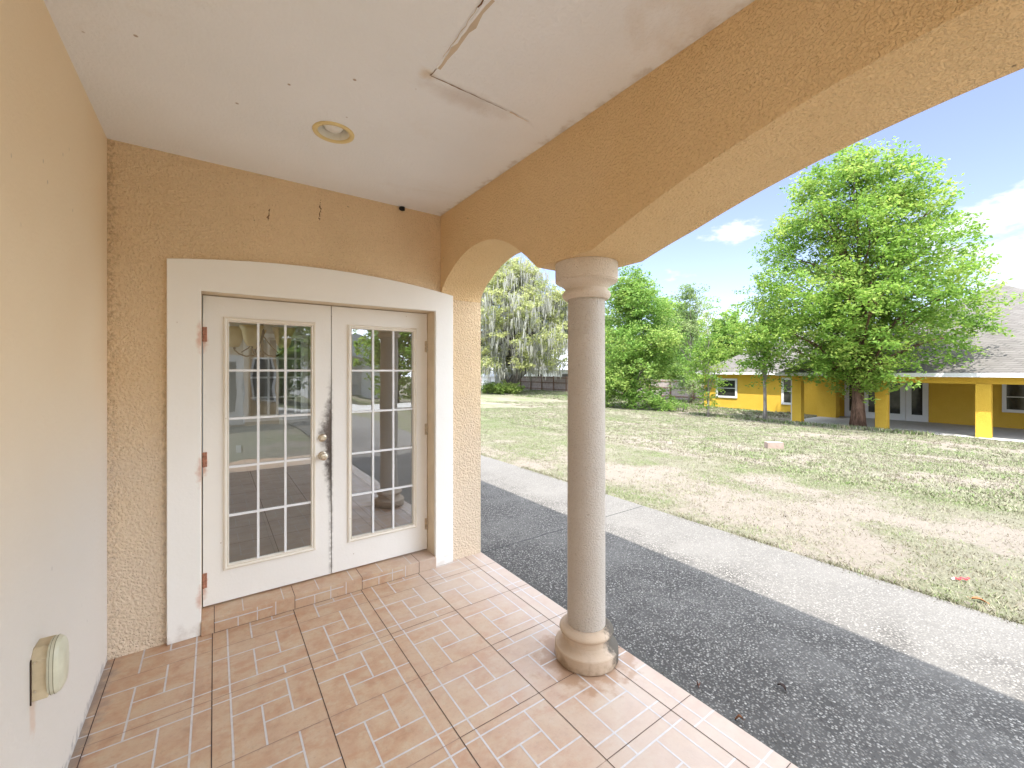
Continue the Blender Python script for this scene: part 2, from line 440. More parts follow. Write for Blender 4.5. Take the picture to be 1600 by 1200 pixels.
M['lawn'] = m.m

# ------------------------------------------------------------------ ground
XE = 4.50
def vnoise(x, y, sc, seed):
    x = np.asarray(x) / sc; y = np.asarray(y) / sc
    xi = np.floor(x).astype(np.int64); yi = np.floor(y).astype(np.int64)
    fx = x - xi; fy = y - yi; fx = fx*fx*(3-2*fx); fy = fy*fy*(3-2*fy)
    def h(a, b):
        n = (a*374761393 + b*668265263 + seed*1442695) & 0x7fffffff
        n = ((n ^ (n >> 13)) * 1274126177) & 0x7fffffff
        n = (n ^ (n >> 16))
        return (n & 0xffff) / 65535.0
    a = h(xi, yi); b = h(xi+1, yi); c = h(xi, yi+1); d = h(xi+1, yi+1)
    return (a*(1-fx)+b*fx)*(1-fy) + (c*(1-fx)+d*fx)*fy
def gz(x, y):
    x = np.asarray(x, float); y = np.asarray(y, float)
    t = np.clip(x - XE, 0, 21.6)
    z = -.05 - .0473*t + .006*np.clip(y-10, 0, 60)
    z = z + np.where(x > XE+.1, (vnoise(x, y, 1.7, 3)-.5)*.05*np.clip((x-XE)/2, 0, 1), 0)
    return np.where(x < XE, -.075, z)
def sandf(x, y):
    s = vnoise(x, y*.7, 1.9, 11)*.5 + vnoise(x, y, .7, 12)*.5
    band = np.exp(-((x-7.3-.1*(y-2))/1.1)**2)*.05 + np.exp(-((x-12.3-.1*y)/1.2)**2)*.06 + np.exp(-((x-20-.1*y)/2)**2)*.03 - .17
    return np.clip(s + band - .10*np.clip((y-6)/8, 0, 1) + .06, 0, 1)
def greenf(x, y):
    s = vnoise(x, y, 1.9, 21)*.5 + vnoise(x, y, .6, 22)*.5
    return np.clip(s + .22*np.clip((y-4)/14, 0, 1)*np.clip((16-x)/8, 0, 1)
                   + .45*np.clip((np.asarray(x)-27)/3, 0, 1)*np.clip((np.asarray(y)-11)/3, 0, 1) - .08, 0, 1.2)
xs = np.concatenate([[-150, -80, -40, -20, -8, 0, 2, 3.5, 4.49, 4.505], np.arange(4.6, 30, .22), np.arange(30, 60, 2), [70, 90, 130, 220, 400]])
ys = np.concatenate([[-200, -100, -60, -40, -25, -15, -8], np.arange(-5, 28, .25), np.arange(28, 70, 1.5), [75, 90, 120, 180, 300, 500]])
GX, GY = np.meshgrid(xs, ys, indexing='ij')
GZ = gz(GX, GY)
verts = np.stack([GX, GY, GZ], -1).reshape(-1, 3)
nx, ny = len(xs), len(ys)
idx = np.arange(nx*ny).reshape(nx, ny)
quads = np.stack([idx[:-1,:-1], idx[1:,:-1], idx[1:,1:], idx[:-1,1:]], -1).reshape(-1, 4)
def np_mesh(name, v, f, mat, parent=None, k=4):
    me = bpy.data.meshes.new(name)
    me.vertices.add(len(v)); me.vertices.foreach_set('co', np.asarray(v, np.float32).ravel())
    me.loops.add(len(f)*k); me.loops.foreach_set('vertex_index', np.asarray(f, np.int32).ravel())
    me.polygons.add(len(f)); me.polygons.foreach_set('loop_start', np.arange(0, len(f)*k, k, dtype=np.int32))
    me.materials.append(mat); me.update(calc_edges=True)
    o = bpy.data.objects.new(name, me); COL.objects.link(o)
    if parent: o.parent = parent
    return o
ground = np_mesh('lawn_ground', verts, quads, M['lawn'])
for nm, fn in (('sand', sandf), ('green', greenf)):
    a = ground.data.attributes.new(nm, 'FLOAT', 'POINT')
    a.data.foreach_set('value', fn(GX, GY).astype(np.float32).ravel())
ground.data.polygons.foreach_set('use_smooth', [True]*len(quads))
tag(ground, 'patchy dry lawn with bare sand running back to the fence', 'lawn', kind='structure')

# path of exposed aggregate
mb = MB()
joints = [3.434, 8.0, 12.6, 17.2, -1.15, -5.7, -10.3]
mb.box(2.045, XE, -14, 24, -.12, -.03, 0)
for jy in joints: mb.box(2.05, XE-.005, jy-.006, jy+.006, -.0299, -.0285, 1)
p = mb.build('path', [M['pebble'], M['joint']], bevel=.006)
tag(p, 'wide exposed pebble concrete path beside the porch, half in shade', 'path', kind='structure')

# ------------------------------------------------------------------ our house and its porch
CZ = 3.067
house = empty('stucco_house', 'peach stucco house with a white ceilinged porch and arched openings', 'house')
# left wall
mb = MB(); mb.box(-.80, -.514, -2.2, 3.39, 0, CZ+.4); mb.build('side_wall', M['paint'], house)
# wall holding the doors
mb = MB()
mb.box(-.80, -.109, 3.39, 3.62, 0, CZ+.4)
mb.box(1.607, 2.04, 3.39, 3.62, 0, CZ+.4)
mb.box(-.109, 1.607, 3.39, 3.62, 2.26, CZ+.4)
mb.box(1.80, 2.04, 3.62, 8.4, -.1, CZ+.4)         # outer face of the room beyond
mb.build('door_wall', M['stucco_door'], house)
# arched beam
pts = [(3.388, CZ+.4), (3.388, 2.34)]
sm = [(3.385,.655),(3.375,.69),(3.33,.745),(3.28,.785),(3.231,.815),(3.13,.875),(3.031,.920),(2.92,.950),(2.814,.966),(2.72,.968),(2.618,.960),(2.54,.946),(2.469,.925),(2.40,.897),(2.332,.863),(2.27,.825),(2.204,.780),(2.14,.733),(2.086,.688),(2.029,.640)]
pts += [(y, z+1.70) for y, z in sm]
N = 40; c0, hs = -.1, 1.665
for i in range(N+1):
    t = 1 - 2*i/N; y = c0 + hs*t
    pts.append((y, 2.34 + .326*(1 - t*t)))
pts += [(-2.26, 2.34), (-2.26, CZ+.4)]
mb = MB(); mb.prism(pts, 'x', 1.627, 2.04)
mb.v = [(x_, y_, z_ - .024*min(1, max(0, (1.56-y_)*3))*(1 if y_ > -1.7 else 0)) if (x_ > 2 and y_ < 1.56 and z_ < 3) else (x_, y_, z_) for x_, y_, z_ in mb.v]
ab = mb.build('arched_beam', M['stucco_beam'], house, smooth='auto')
bv = ab.modifiers.new('bevel', 'BEVEL'); bv.width = .008; bv.segments = 2; bv.limit_method = 'ANGLE'; bv.angle_limit = R(50)
# ceiling (with opening for the downlight: made of strips around it)
LX, LY, LR = .558, 2.555, .088
mb = MB()
n = 32
ring = [(LX + LR*math.cos(2*math.pi*i/n), LY + LR*math.sin(2*math.pi*i/n), CZ) for i in range(n)]
sq = []
for i in range(n):
    a = 2*math.pi*i/n; cx, sy = math.cos(a), math.sin(a); k = .25/max(abs(cx), abs(sy))
    sq.append((LX + cx*k, LY + sy*k, CZ))
mb.add(ring + sq, [(i, (i+1) % n, n+(i+1) % n, n+i) for i in range(n)])
x0, x1, y0, y1 = LX-.25, LX+.25, LY-.25, LY+.25
for (a, b, c_, d) in ((-.514, x0, -2.26, 3.39), (x1, 1.627, -2.26, 3.39), (x0, x1, -2.26, y0), (x0, x1, y1, 3.39)):
    mb.add([(a,c_,CZ),(b,c_,CZ),(b,d,CZ),(a,d,CZ)], [(0,1,2,3)])
ceil = mb.build('ceiling', M['ceiling'], house)
# old access patch in the ceiling with its open seam
mb = MB()
def wob_strip(p0, p1, w0, w1, z, nseg, m, jit=.003):
    p0 = Vector(p0); p1 = Vector(p1); d = (p1-p0); nn = Vector((-d.y, d.x)).normalized()
    vs = []
    for i in range(nseg+1):
        t = i/nseg; c_ = p0 + d*t + nn*random.uniform(-jit, jit); wd = (w0 + (w1-w0)*t)*random.uniform(.5, 1.3)
        vs += [(c_.x+nn.x*wd, c_.y+nn.y*wd, z), (c_.x-nn.x*wd, c_.y-nn.y*wd, z)]
    mb.add(vs, [(2*i, 2*i+1, 2*i+3, 2*i+2) for i in range(nseg)], m)
mb.box(.815, 1.42, .9, 1.795, CZ-.003, CZ+.01, 2)
wob_strip((.815, 1.799), (1.0, 1.803), .0035, .0028, CZ-.0042, 10, 0, .001)
wob_strip((1.0, 1.803), (1.25, 1.810), .0022, .0014, CZ-.0042, 14, 0, .002)
wob_strip((1.27, 1.812), (1.40, 1.822), .0045, .001, CZ-.0042, 8, 1, .003)
wob_strip((.812, 1.80), (.82, 1.74), .002, .002, CZ-.0042, 5, 0, .002)
wob_strip((.812, 1.66), (.806, 1.36), .0012, .002, CZ-.0042, 12, 1, .003)
wob_strip((.806, 1.36), (.803, 1.20), .003, .002, CZ-.0042, 8, 0, .003)
wob_strip((.83, 1.74), (.835, 1.3), .012, .010, CZ-.0036, 12, 1, .004)
mb.build('ceiling_patch', [M['crack'], M['crack_light'], M['ceiling']], house)
# roof slab and eave that shades the path
mb = MB()
mb.prism([(2.13, CZ+.401), (2.13, CZ+.58), (-3.0, CZ+2.6), (-3.0, CZ+.401)], 'y', -2.6, 8.8)
M['roof_dark'] = simple('porch_roof', (.3,.28,.26), .9)
rf = mb.build('roof', M['roof_dark'], house)

# wing of the same house further back, seen only in the door glass
mb = MB(); mb.box(-3.2, 1.75, -9.2, -9.0, -.1, 3.3); mb.box(-3.2, -3.0, -9.0, -2.6, -.1, 3.3)
mb.build('wing_wall', M['stucco_beam'], house)
mb = MB(); mb.prism([(-3.6, 3.3), (-3.6, 3.5), (2.2, 3.5), (2.2, 3.3)], 'y', -9.8, -8.6); mb.build('wing_roof', M['roof_dark'], house)
mb = MB(); mb.box(-.2, .75, -8.998, -8.93, 0, 2.15); mb.box(1.0, 1.65, -8.998, -8.94, .7, 2.1)
mb.build('wing_door', M['door'], house)
mb = MB(); mb.box(0.0, .55, -8.929, -8.92, .35, 1.95); mb.box(1.07, 1.58, -8.939, -8.93, .77, 2.03)
mb.build('wing_window', simple('wing_glass', (.05,.05,.05), .1, .6), house)

# porch floor tiles: base sheet, light printed lines and dark joints, all one mesh
TX0, TS = -.01, .47
def A_pat():
    return [('h',.13,0,1),('v',.83,0,1),('v',.56,.13,.68),('h',.42,0,.56),('v',.285,.42,1),('v',.285,0,.13),('h',.68,.285,1)]
def C_pat():
    return [('h',.84,0,1),('v',.83,0,1),('v',.56,0,.55),('h',.26,0,.56),('v',.285,.26,1),('h',.55,.285,.83)]
def B_pat():
    return [('h',.84,0,1),('v',.165,0,1),('v',.44,.27,.84),('h',.545,.44,1),('v',.72,0,.545),('h',.265,0,.72),('v',.72,.84,1)]
def D_pat():
    return [('h',.10,0,1),('v',.17,0,1),('v',.44,.40,1),('v',.71,.10,.675),('h',.40,.17,.71),('h',.675,.44,1)]
mb = MB()
FX0, FX1, FY0, FY1 = -.514, 2.045, -2.3, 3.39
mb.box(FX0, FX1, FY0, FY1, -.12, 0, 0)
zl, zg = .0006, .0011
def rect(x0, x1, y0, y1, z, m):
    x0 = max(x0, FX0); x1 = min(x1, FX1-.004); y0 = max(y0, FY0); y1 = min(y1, FY1)
    if x1-x0 > .001 and y1-y0 > .001: mb.add([(x0,y0,z),(x1,y0,z),(x1,y1,z),(x0,y1,z)], [(0,1,2,3)], m)
lw = .0042
for k in range(-2, 5):
    for r in range(-2, 11):
        xa = TX0 + TS*k; yb = 3.61 - TS*r; ya = yb - TS      # yb: far side of the tile
        pat = ([A_pat, C_pat] if k % 2 else [B_pat, D_pat])[(r + (k > 1)) % 2 if k % 2 else (r+1) % 2]()
        for (o_, c_, a, b) in pat:
            j = random.uniform(-.0008, .0008)
            if o_ == 'h': rect(xa + a*TS, xa + b*TS, yb - c_*TS - lw + j, yb - c_*TS + lw + j, zl, 1)
            else: rect(xa + c_*TS - lw + j, xa + c_*TS + lw + j, yb - b*TS, yb - a*TS, zl + .0002, 1)
for k in range(-2, 6): rect(TX0+TS*k-.0022, TX0+TS*k+.0022, FY0, FY1, zg, 2)
for r in range(-1, 13):
    y = 3.61 - TS*r
    for k in range(-2, 5):
        dark = (k >= 3) or (k == 2 and r % 2 == 0)
        rect(TX0+TS*k, TX0+TS*(k+1), y-.0016, y+.0016, zg+.0002, 2 if dark else 3)
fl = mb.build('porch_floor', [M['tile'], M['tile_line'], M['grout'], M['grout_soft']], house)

# tiled door step
mb = MB()
mb.box(-.069, 1.567, 3.345, 3.60, 0, .093, 0)
def srect(x0, x1, z0, z1, m): mb.add([(x0,3.3443,z0),(x1,3.3443,z0),(x1,3.3443,z1),(x0,3.3443,z1)], [(0,1,2,3)], m)
def trect(x0, x1, y0, y1, m): mb.add([(x0,y0,.0937),(x1,y0,.0937),(x1,y1,.0937),(x0,y1,.0937)], [(0,1,2,3)], m)
for xj in (-.0, .47, .94, 1.41):
    srect(xj-.002, xj+.002, 0, .093, 2); trect(xj-.002, xj+.002, 3.345, 3.53, 2)
random.seed(3)
for xj in (-.0, .47, .94):
    srect(xj, xj+.33, .062, .069, 1)
    for q, (a, b) in ((.13, (0, .062)), (.24, (0, .093)), (.35, (0, .093))): srect(xj+q-.003, xj+q+.003, a, b, 1)
    for q in (.16, .40): trect(xj+q-.003, xj+q+.003, 3.345, 3.53, 1)
    srect(xj, xj+.47, 0, .0025, 2)
mb.build('door_step', [M['tile'], M['tile_line'], M['grout']], house, bevel=.003)

# door surround with arched head
YT = 3.36
mb = MB()
def arc(x, x0=-.241, x1=1.737, e0=2.400, e1=2.372, h=.078):
    t = (x-x0)/(x1-x0); return e0 + (e1-e0)*t + h*(1-(2*t-1)**2)
top = [(-.241 + 1.978*i/24, arc(-.241 + 1.978*i/24)) for i in range(25)]
poly = [(-.069, 0.0), (-.069, 2.22), (1.567, 2.22), (1.567, 0.0), (1.737, 0.0)] + top[::-1] + [(-.241, 0.0)]
mb2 = MB()
# split into legs and head so every face stays convex enough
mb2.prism([(-.241,0.001),(-.069,0.001),(-.069,2.22),(-.241,2.22)], 'y', YT, 3.3895)
mb2.prism([(1.567,0.001),(1.737,0.001),(1.737,2.22),(1.567,2.22)], 'y', YT, 3.3895)
mb2.prism([(-.241,2.22),(1.737,2.22)] + top[::-1], 'y', YT, 3.3895)
bm = bmesh.new(); me = bpy.data.meshes.new('door_surround')
bvv = [bm.verts.new((px_, YT, pz_)) for px_, pz_ in poly]
fc = bm.faces.new(bvv)
ex = bmesh.ops.extrude_face_region(bm, geom=[fc])
bmesh.ops.translate(bm, vec=(0, .0295, 0), verts=[g for g in ex['geom'] if isinstance(g, bmesh.types.BMVert)])
bmesh.ops.recalc_face_normals(bm, faces=bm.faces)
bmesh.ops.triangulate(bm, faces=[f for f in bm.faces if len(f.verts) > 4])
bm.to_mesh(me); bm.free(); me.materials.append(M['trim'])
ds = bpy.data.objects.new('door_surround', me); COL.objects.link(ds); ds.parent = house
bv = ds.modifiers.new('bevel', 'BEVEL'); bv.width = .005; bv.segments = 2; bv.limit_method = 'ANGLE'; bv.angle_limit = R(40)
# jamb lining
mb = MB()
mb.box(-.109, -.069, 3.391, 3.60, .0, 2.258)
mb.box(1.567, 1.607, 3.391, 3.60, .0, 2.258)
mb.box(-.068, 1.566, 3.391, 3.60, 2.2205, 2.2585)
mb.build('door_jamb', M['jamb'], house)

# ---- door leaves
def leaf(x0, x1, gx0, gx1, label, knobs):
    root = empty('french_door', label, 'door', 'pair of glazed doors')
    Y0, Y1 = 3.53, 3.574
    Z0, Z1 = .105, 2.214
    gz0, gz1 = .353, 2.043
    mb = MB()
    mb.box(x0, gx0-.006, Y0, Y1, Z0, Z1); mb.box(gx1+.006, x1, Y0, Y1, Z0, Z1)
    mb.box(gx0-.006, gx1+.006, Y0, Y1, Z0, gz0-.006); mb.box(gx0-.006, gx1+.006, Y0, Y1, gz1+.006, Z1)
    mb.build('door_frame', M['door'], root)
    mb = MB()
    # raised moulding around the glass, bevelled profile
    a, b = .030, .0
    def ringm(o0, o1, ya, yb):
        A = [(gx0-o0, ya, gz0-o0), (gx1+o0, ya, gz0-o0), (gx1+o0, ya, gz1+o0), (gx0-o0, ya, gz1+o0)]
        B = [(gx0-o1, yb, gz0-o1), (gx1+o1, yb, gz0-o1), (gx1+o1, yb, gz1+o1), (gx0-o1, yb, gz1+o1)]
        mb.add(A+B, [(i, (i+1) % 4, 4+(i+1) % 4, 4+i) for i in range(4)])
    ringm(.034, .032, Y0, Y0-.010); ringm(.032, .022, Y0-.010, Y0-.013); ringm(.022, .012, Y0-.013, Y0-.006)
    ringm(.012, .004, Y0-.006, Y0-.009); ringm(.004, .0, Y0-.009, Y0+.022)
    mb.build('glazing_frame', M['moulding'], root)
    mb = MB(); mb.add([(gx0-.005, Y0+.020, gz0-.005), (gx1+.005, Y0+.020, gz0-.005), (gx1+.005, Y0+.020, gz1+.005), (gx0-.005, Y0+.020, gz1+.005)], [(0,1,2,3)])
    pane = mb.build('pane', M['glass'] if knobs else M['glass_coated'], root)
    mb = MB()
    wg = .0075
    for i in (1, 2):
        xx = gx0 + (gx1-gx0)*i/3; mb.box(xx-wg, xx+wg, Y0+.006, Y0+.0185, gz0-.002, gz1+.002)
    for j in (1, 2, 3, 4):
        zz = gz0 + (gz1-gz0)*j/5
        for i in range(3):
            a_ = gx0 + (gx1-gx0)*i/3 + (wg if i else 0); b_ = gx0 + (gx1-gx0)*(i+1)/3 - (wg if i < 2 else 0)
            mb.box(a_, b_, Y0+.0065, Y0+.018, zz-wg, zz+wg)
    mb.build('grille', M['grille'], root)
    hx = x0 if knobs else x1
    for hz in (1.95, 1.10, .28) if knobs else (1.92, 1.18, .33):
        mb = MB(); s_ = -1 if knobs else 1
        for q in range(5):
            mb.lathe([(0, hz-.05+q*.02), (.0065, hz-.05+q*.02), (.0065, hz-.032+q*.02), (0, hz-.032+q*.02)], hx + s_*-.002, Y0-.006, 12)
        mb.box(min(hx, hx - s_*.022), max(hx, hx - s_*.022), Y0-.0022, Y0-.0004, hz-.05, hz+.05)
        mb.build('hinge', M['rusty'] if knobs else M['brass'], root)
    if knobs:
        def ylathe(prof, cx, cz, name):
            mb = MB(); mb.lathe(prof, 0, 0, 32)
            mb.v = [(cx+v[0], Y0-v[2], cz+v[1]) for v in mb.v]
            return mb.build(name, M['brass'], root, smooth='auto')
        ylathe([(.0, 0), (.033, 0), (.033, .006), (.027, .012), (.016, .014), (.013, .03), (.018, .036), (.027, .046), (.029, .056), (.026, .066), (.016, .071), (.009, .0715), (.009, .069), (0, .069)], .688, 1.042, 'door_knob')
        ylathe([(.0, 0), (.031, 0), (.031, .008), (.026, .018), (.017, .022), (.014, .022), (.013, .019), (0, .019)], .688, 1.182, 'deadbolt')
    return root
leaf(-.062, .7505, .085, .608, 'left glazed white door with a brass knob and black soiled edge', True)
leaf(.7565, 1.562, .911, 1.429, 'right glazed white door reflecting the garden, no knob', False)
# dark astragal gap
mb = MB(); mb.box(.7507, .7563, 3.552, 3.572, .105, 2.214); mb.build('weather_strip', simple('gap_rubber', (.03,.025,.02), .9), house)

# ---- room behind the doors
M['room_wall'] = simple('room_wall_paint', (.58,.56,.50), .8, var=.04)
m = Mat('room_tile', .4, .4)
m.color(m.ramp(m.noise(5, 6), [(.3, (.26,.21,.16)), (.7, (.36,.30,.24))])); M['room_tile'] = m.m
mb = MB()
mb.box(-1.6, 1.80, 3.62, 8.0, -.1, .09, 0)
for q in range(-3, 5): mb.add([(q*.47-.003,3.62,.0908),(q*.47+.003,3.62,.0908),(q*.47+.003,8.0,.0908),(q*.47-.003,8.0,.0908)], [(0,1,2,3)], 1)
for q in range(8, 18): mb.add([(-1.6,q*.47-.003,.0912),(1.8,q*.47-.003,.0912),(1.8,q*.47+.003,.0912),(-1.6,q*.47+.003,.0912)], [(0,1,2,3)], 1)
mb.build('room_floor', [M['room_tile'], M['grout']], house)
mb = MB()
mb.box(-1.75, -1.6, 3.62, 4.6, -.1, 3.0); mb.box(-1.75, -1.6, 6.6, 8.0, -.1, 3.0); mb.box(-1.75, -1.6, 4.6, 6.6, -.1, .4); mb.box(-1.75, -1.6, 4.6, 6.6, 2.7, 3.0)  # unseen opening added in this side wall to let light into the room
mb.box(-1.75, -.80, 3.40, 3.62, -.1, 3.4)
# far wall with window opening
wx0, wx1, wz0, wz1 = .45, 1.25, .95, 2.25
mb.box(-1.75, wx0, 8.0, 8.2, -.1, 3.0); mb.box(wx1, 1.80, 8.0, 8.2, -.1, 3.0)
mb.box(wx0, wx1, 8.0, 8.2, -.1, wz0); mb.box(wx0, wx1, 8.0, 8.2, wz1, 3.0)
mb.box(-1.6, 1.799, 7.985, 7.9995, .09, .19)
mb.build('room_wall', M['room_wall'], house)
mb = MB(); mb.box(-1.75, 1.80, 3.62, 8.2, 3.0, 3.1); mb.build('room_ceiling', simple('room_ceiling_paint', (.7,.69,.66), .8), house)
mb = MB()
for xx in (wx0, wx0+.13, wx0+.27, wx0+.40, wx0+.53, wx0+.67, wx1-.03): mb.box(xx, xx+.03, 8.02, 8.05, wz0, wz1)
for zz in (wz0, wz0+.3, wz0+.63, wz0+.95, wz1-.03): mb.box(wx0, wx1, 8.052, 8.075, zz, zz+.03)
mb.box(wx0-.07, wx0-.0, 7.97, 7.998, wz0-.07, wz1+.07); mb.box(wx1, wx1+.07, 7.97, 7.998, wz0-.07, wz1+.07)
mb.box(wx0, wx1, 7.97, 7.998, wz1, wz1+.07); mb.box(wx0, wx1, 7.97, 7.998, wz0-.07, wz0)
mb.box(wx0, wx1, 8.10, 8.12, wz0, wz1, 1)
mb.build('room_window', [M['grille'], simple('closed_blind', (.34,.34,.32), .6)], house)
# inner white door on far wall
mb = MB(); mb.box(-.62, .14, 7.955, 7.984, .09, 2.12)
for (a, b) in ((-.55, -.29), (-.19, .07)):
    for (c_, d_) in ((.2, .75), (.85, 1.2), (1.3, 2.0)): mb.box(a, b, 7.947, 7.9545, c_, d_)
mb.build('inner_door', simple('inner_door_paint', (.50,.50,.49), .5, var=.04), house, bevel=.006)
mb = MB(); mb.box(.28, .35, 7.975, 7.9845, .40, .52); mb.build('wall_outlet', M['grille'], house)

# chandelier in the room
ch = empty('chandelier', 'small chandelier with amber glass bowls hanging inside the room', 'chandelier')
m = Mat('amber_shade', .35, .5); m.color(m.ramp(m.noise(9, 4), [(.3, (.78,.62,.30)), (.7, (.86,.74,.45))])); m.b.inputs['Transmission Weight'].default_value = 0; M['amber'] = m.m
ch.location = (0, 0, -.055)
M['bronze'] = simple('bronze_metal', (.14,.10,.07), .4, .5, .8, .2, 20)
CX_, CY_ = .40, 5.0
mb = MB(); mb.lathe([(0,1.90),(.012,1.90),(.022,1.92),(.03,1.94),(.014,1.97),(.011,2.1),(.024,2.15),(.012,2.2),(.009,3.02),(.05,3.03),(.06,3.055),(0,3.0555)], CX_, CY_, 16); mb.build('stem', M['bronze'], ch, smooth='auto')
for i in range(5):
    a = 2*math.pi*i/5 + .5
    dx, dy = math.cos(a), math.sin(a)
    mb = MB()
    prof = [(0.01,1.95),(.07,1.915),(.14,1.905),(.20,1.93),(.235,1.965),(.24,1.995)]
    mb.tube([(CX_+dx*r, CY_+dy*r, z) for r, z in prof], [.009,.008,.007,.007,.008,.012], 8)
    prof = [(.01,2.12),(.06,2.06),(.12,1.99),(.18,1.945)]
    mb.tube([(CX_+dx*r, CY_+dy*r, z) for r, z in prof], [.005]*4, 6)
    mb.build('arm', M['bronze'], ch, smooth=True)
    mb = MB(); mb.lathe([(.012,1.995),(.04,2.0),(.064,2.04),(.078,2.10),(.086,2.15),(.108,2.195),(.104,2.195),(.082,2.15),(.073,2.10),(.056,2.045),(.0,2.01)], CX_+dx*.24, CY_+dy*.24, 24)
    mb.build('lamp_shade', M['amber'], ch, smooth=True)

# ------------------------------------------------------------------ column
def column(cx, cy, label):
    c = empty('column', label, 'column', 'porch columns')
    c.location = (cx, cy, 0)
    def prt(name, prof, mat):
        mb = MB(); mb.lathe(prof, 0, 0, 64); mb.build(name, mat, c, smooth='auto', sharp=22)
    def torus(r, z0, z1, bulge, k=8):
        return [(r + bulge*math.sin(math.pi*i/k), z0 + (z1-z0)*i/k) for i in range(k+1)]
    base = [(0, .001), (.182, .001), (.187, .006), (.188, .045), (.187, .074), (.184, .080), (.178, .084), (.165, .089), (.150, .098), (.139, .112), (.134, .130), (.1335, .1415), (.136, .142)] + torus(.136, .1425, .194, .024, 12) + [(.134, .1965), (.118, .199), (.10, .2)]
    prt('base', base, M['stucco_colb'])
    prt('shaft', [(.1125, .2005), (.1122, .6), (.1115, 1.1), (.1105, 1.6), (.1090, 2.135)], M['stucco_col'])
    cap = [(.10, 2.126)] + torus(.128, 2.127, 2.180, .016) + [(.125, 2.182), (.124, 2.188)] + \
          [(.126, 2.190), (.132, 2.199), (.142, 2.208), (.156, 2.217), (.170, 2.224), (.178, 2.228), (.178, 2.2335), (.184, 2.2345), (.185, 2.290), (.185, 2.339), (0, 2.3395)]
    prt('capital', cap, M['trimcast'])
    return c
m = Mat('stained_base', .85, .25)
c = m.ramp(m.noise(4, 5), [(.3, (.50,.38,.27)), (.7, (.58,.47,.37))])
x, y, z = m.xyz()
lo = m.math('ADD', m.mr(z, .10, .0, 0, 1, False), m.mr(m.noise(14, 5), .3, .7, -.5, .4, False))
c = m.mix(m.mr(lo, .3, 1.2, 0, .75), c, (.20,.13,.07))
b = m.blob((.12, -.11, .10), (7, 7, 4))
c = m.mix(m.mr(m.math('ADD', b, m.noise(35, 5, .7)), 1.5, 1.0, 0, .85), c, (.04,.04,.035))
m.color(c); m.bump(m.noise(110, 4), .0018); M['stucco_colb'] = m.m
column(1.822, 1.802, 'round stucco column on the tile edge between the two arches')
column(1.822, -2.02, 'round stucco column at the near end of the wide arch')

# ------------------------------------------------------------------ small fixtures
m_yel = simple('yellowed_plastic', (.74,.60,.30), .45, var=.06)
cl = empty('ceiling_light', 'round recessed ceiling light with a yellowed rim', 'light')
mb = MB(); mb.lathe([(LR-.004, CZ+.001), (LR-.002, CZ-.007), (LR+.012, CZ-.009), (LR+.022, CZ-.006), (LR+.024, CZ-.0005)], LX, LY, 48); mb.build('rim', m_yel, cl, smooth=True)
mb = MB(); mb.lathe([(LR-.003, CZ), (LR-.010, CZ+.03), (LR-.016, CZ+.085), (0, CZ+.086)], LX, LY, 48); mb.build('baffle', simple('baffle_white', (.80,.78,.70), .4, var=.04), cl, smooth='auto')
mb = MB(); mb.lathe([(0, CZ+.010), (.022, CZ+.012), (.044, CZ+.020), (.056, CZ+.036), (.054, CZ+.052), (.034, CZ+.072), (.030, CZ+.0855)], LX, LY, 32); mb.build('bulb', simple('bulb_frost', (.80,.79,.75), .3), cl, smooth=True)

wl = empty('wall_fixture', 'small yellowed plastic box with a domed cover on the side wall', 'fixture')
X0 = -.514
m_bx = simple('fixture_box', (.56,.46,.30), .6, var=.15, vs=18)
m_cv = simple('fixture_cover', (.60,.58,.44), .35, var=.08, vs=18)
mb = MB()
mb.prism([(2.125,.565),(2.225,.565),(2.225,.735),(2.155,.735),(2.125,.705)], 'x', X0-.001, X0+.042); mb.build('box', m_bx, wl, bevel=.003)
mb = MB(); mb.prism([(2.120,.560),(2.1245,.555),(2.1245,.712),(2.119,.706)], 'x', X0+.0005, X0+.004); mb.build('gasket', simple('old_sealant', (.05,.03,.02), .9), wl)
mb = MB()
cy_, cz_ = 2.172, .652
def sup(a, ry, rz): 
    ca, sa = math.cos(a), math.sin(a); return (cy_ + ry*math.copysign(abs(ca)**.75, ca), cz_ + rz*math.copysign(abs(sa)**.7, sa))
rings = [(.058,.092,.040),(.060,.095,.044),(.060,.095,.058),(.055,.089,.068),(.043,.074,.076),(.022,.045,.080)]
vs = []; K = 40
for ry, rz, xx in rings:
    for i in range(K):
        py_, pz_ = sup(2*math.pi*i/K, ry, rz); vs.append((X0+xx, py_, pz_))
fs = [(j*K+i, j*K+(i+1) % K, (j+1)*K+(i+1) % K, (j+1)*K+i) for j in range(len(rings)-1) for i in range(K)]
fs += [tuple(range(K-1, -1, -1)), tuple(range((len(rings)-1)*K, len(rings)*K))]
mb.add(vs, fs); mb.build('cover', m_cv, wl, smooth='auto', sharp=24)
mb = MB()
def ring_at(ry, rz, x0_, x1_):
    va = [(X0+x0_,) + sup(2*math.pi*i/K, ry, rz) for i in range(K)] + [(X0+x1_,) + sup(2*math.pi*i/K, ry, rz) for i in range(K)]
    mb.add(va, [(i, (i+1) % K, K+(i+1) % K, K+i) for i in range(K)])
ring_at(.0612, .0963, .046, .0475); ring_at(.0612, .0963, .0555, .057)
mb.build('seam', simple('dark_seam', (.22,.20,.13), .7), wl)
for zz in (.60, .70):
    mb = MB(); mb.lathe([(0, .001), (.0035, .001), (.0035, .003), (0, .0035)], 0, 0, 12)
    mb.v = [(X0+.012+v[0], 2.1235-v[2]*.6, zz+v[1]) for v in mb.v]; mb.build('screw', M['brass'], wl)

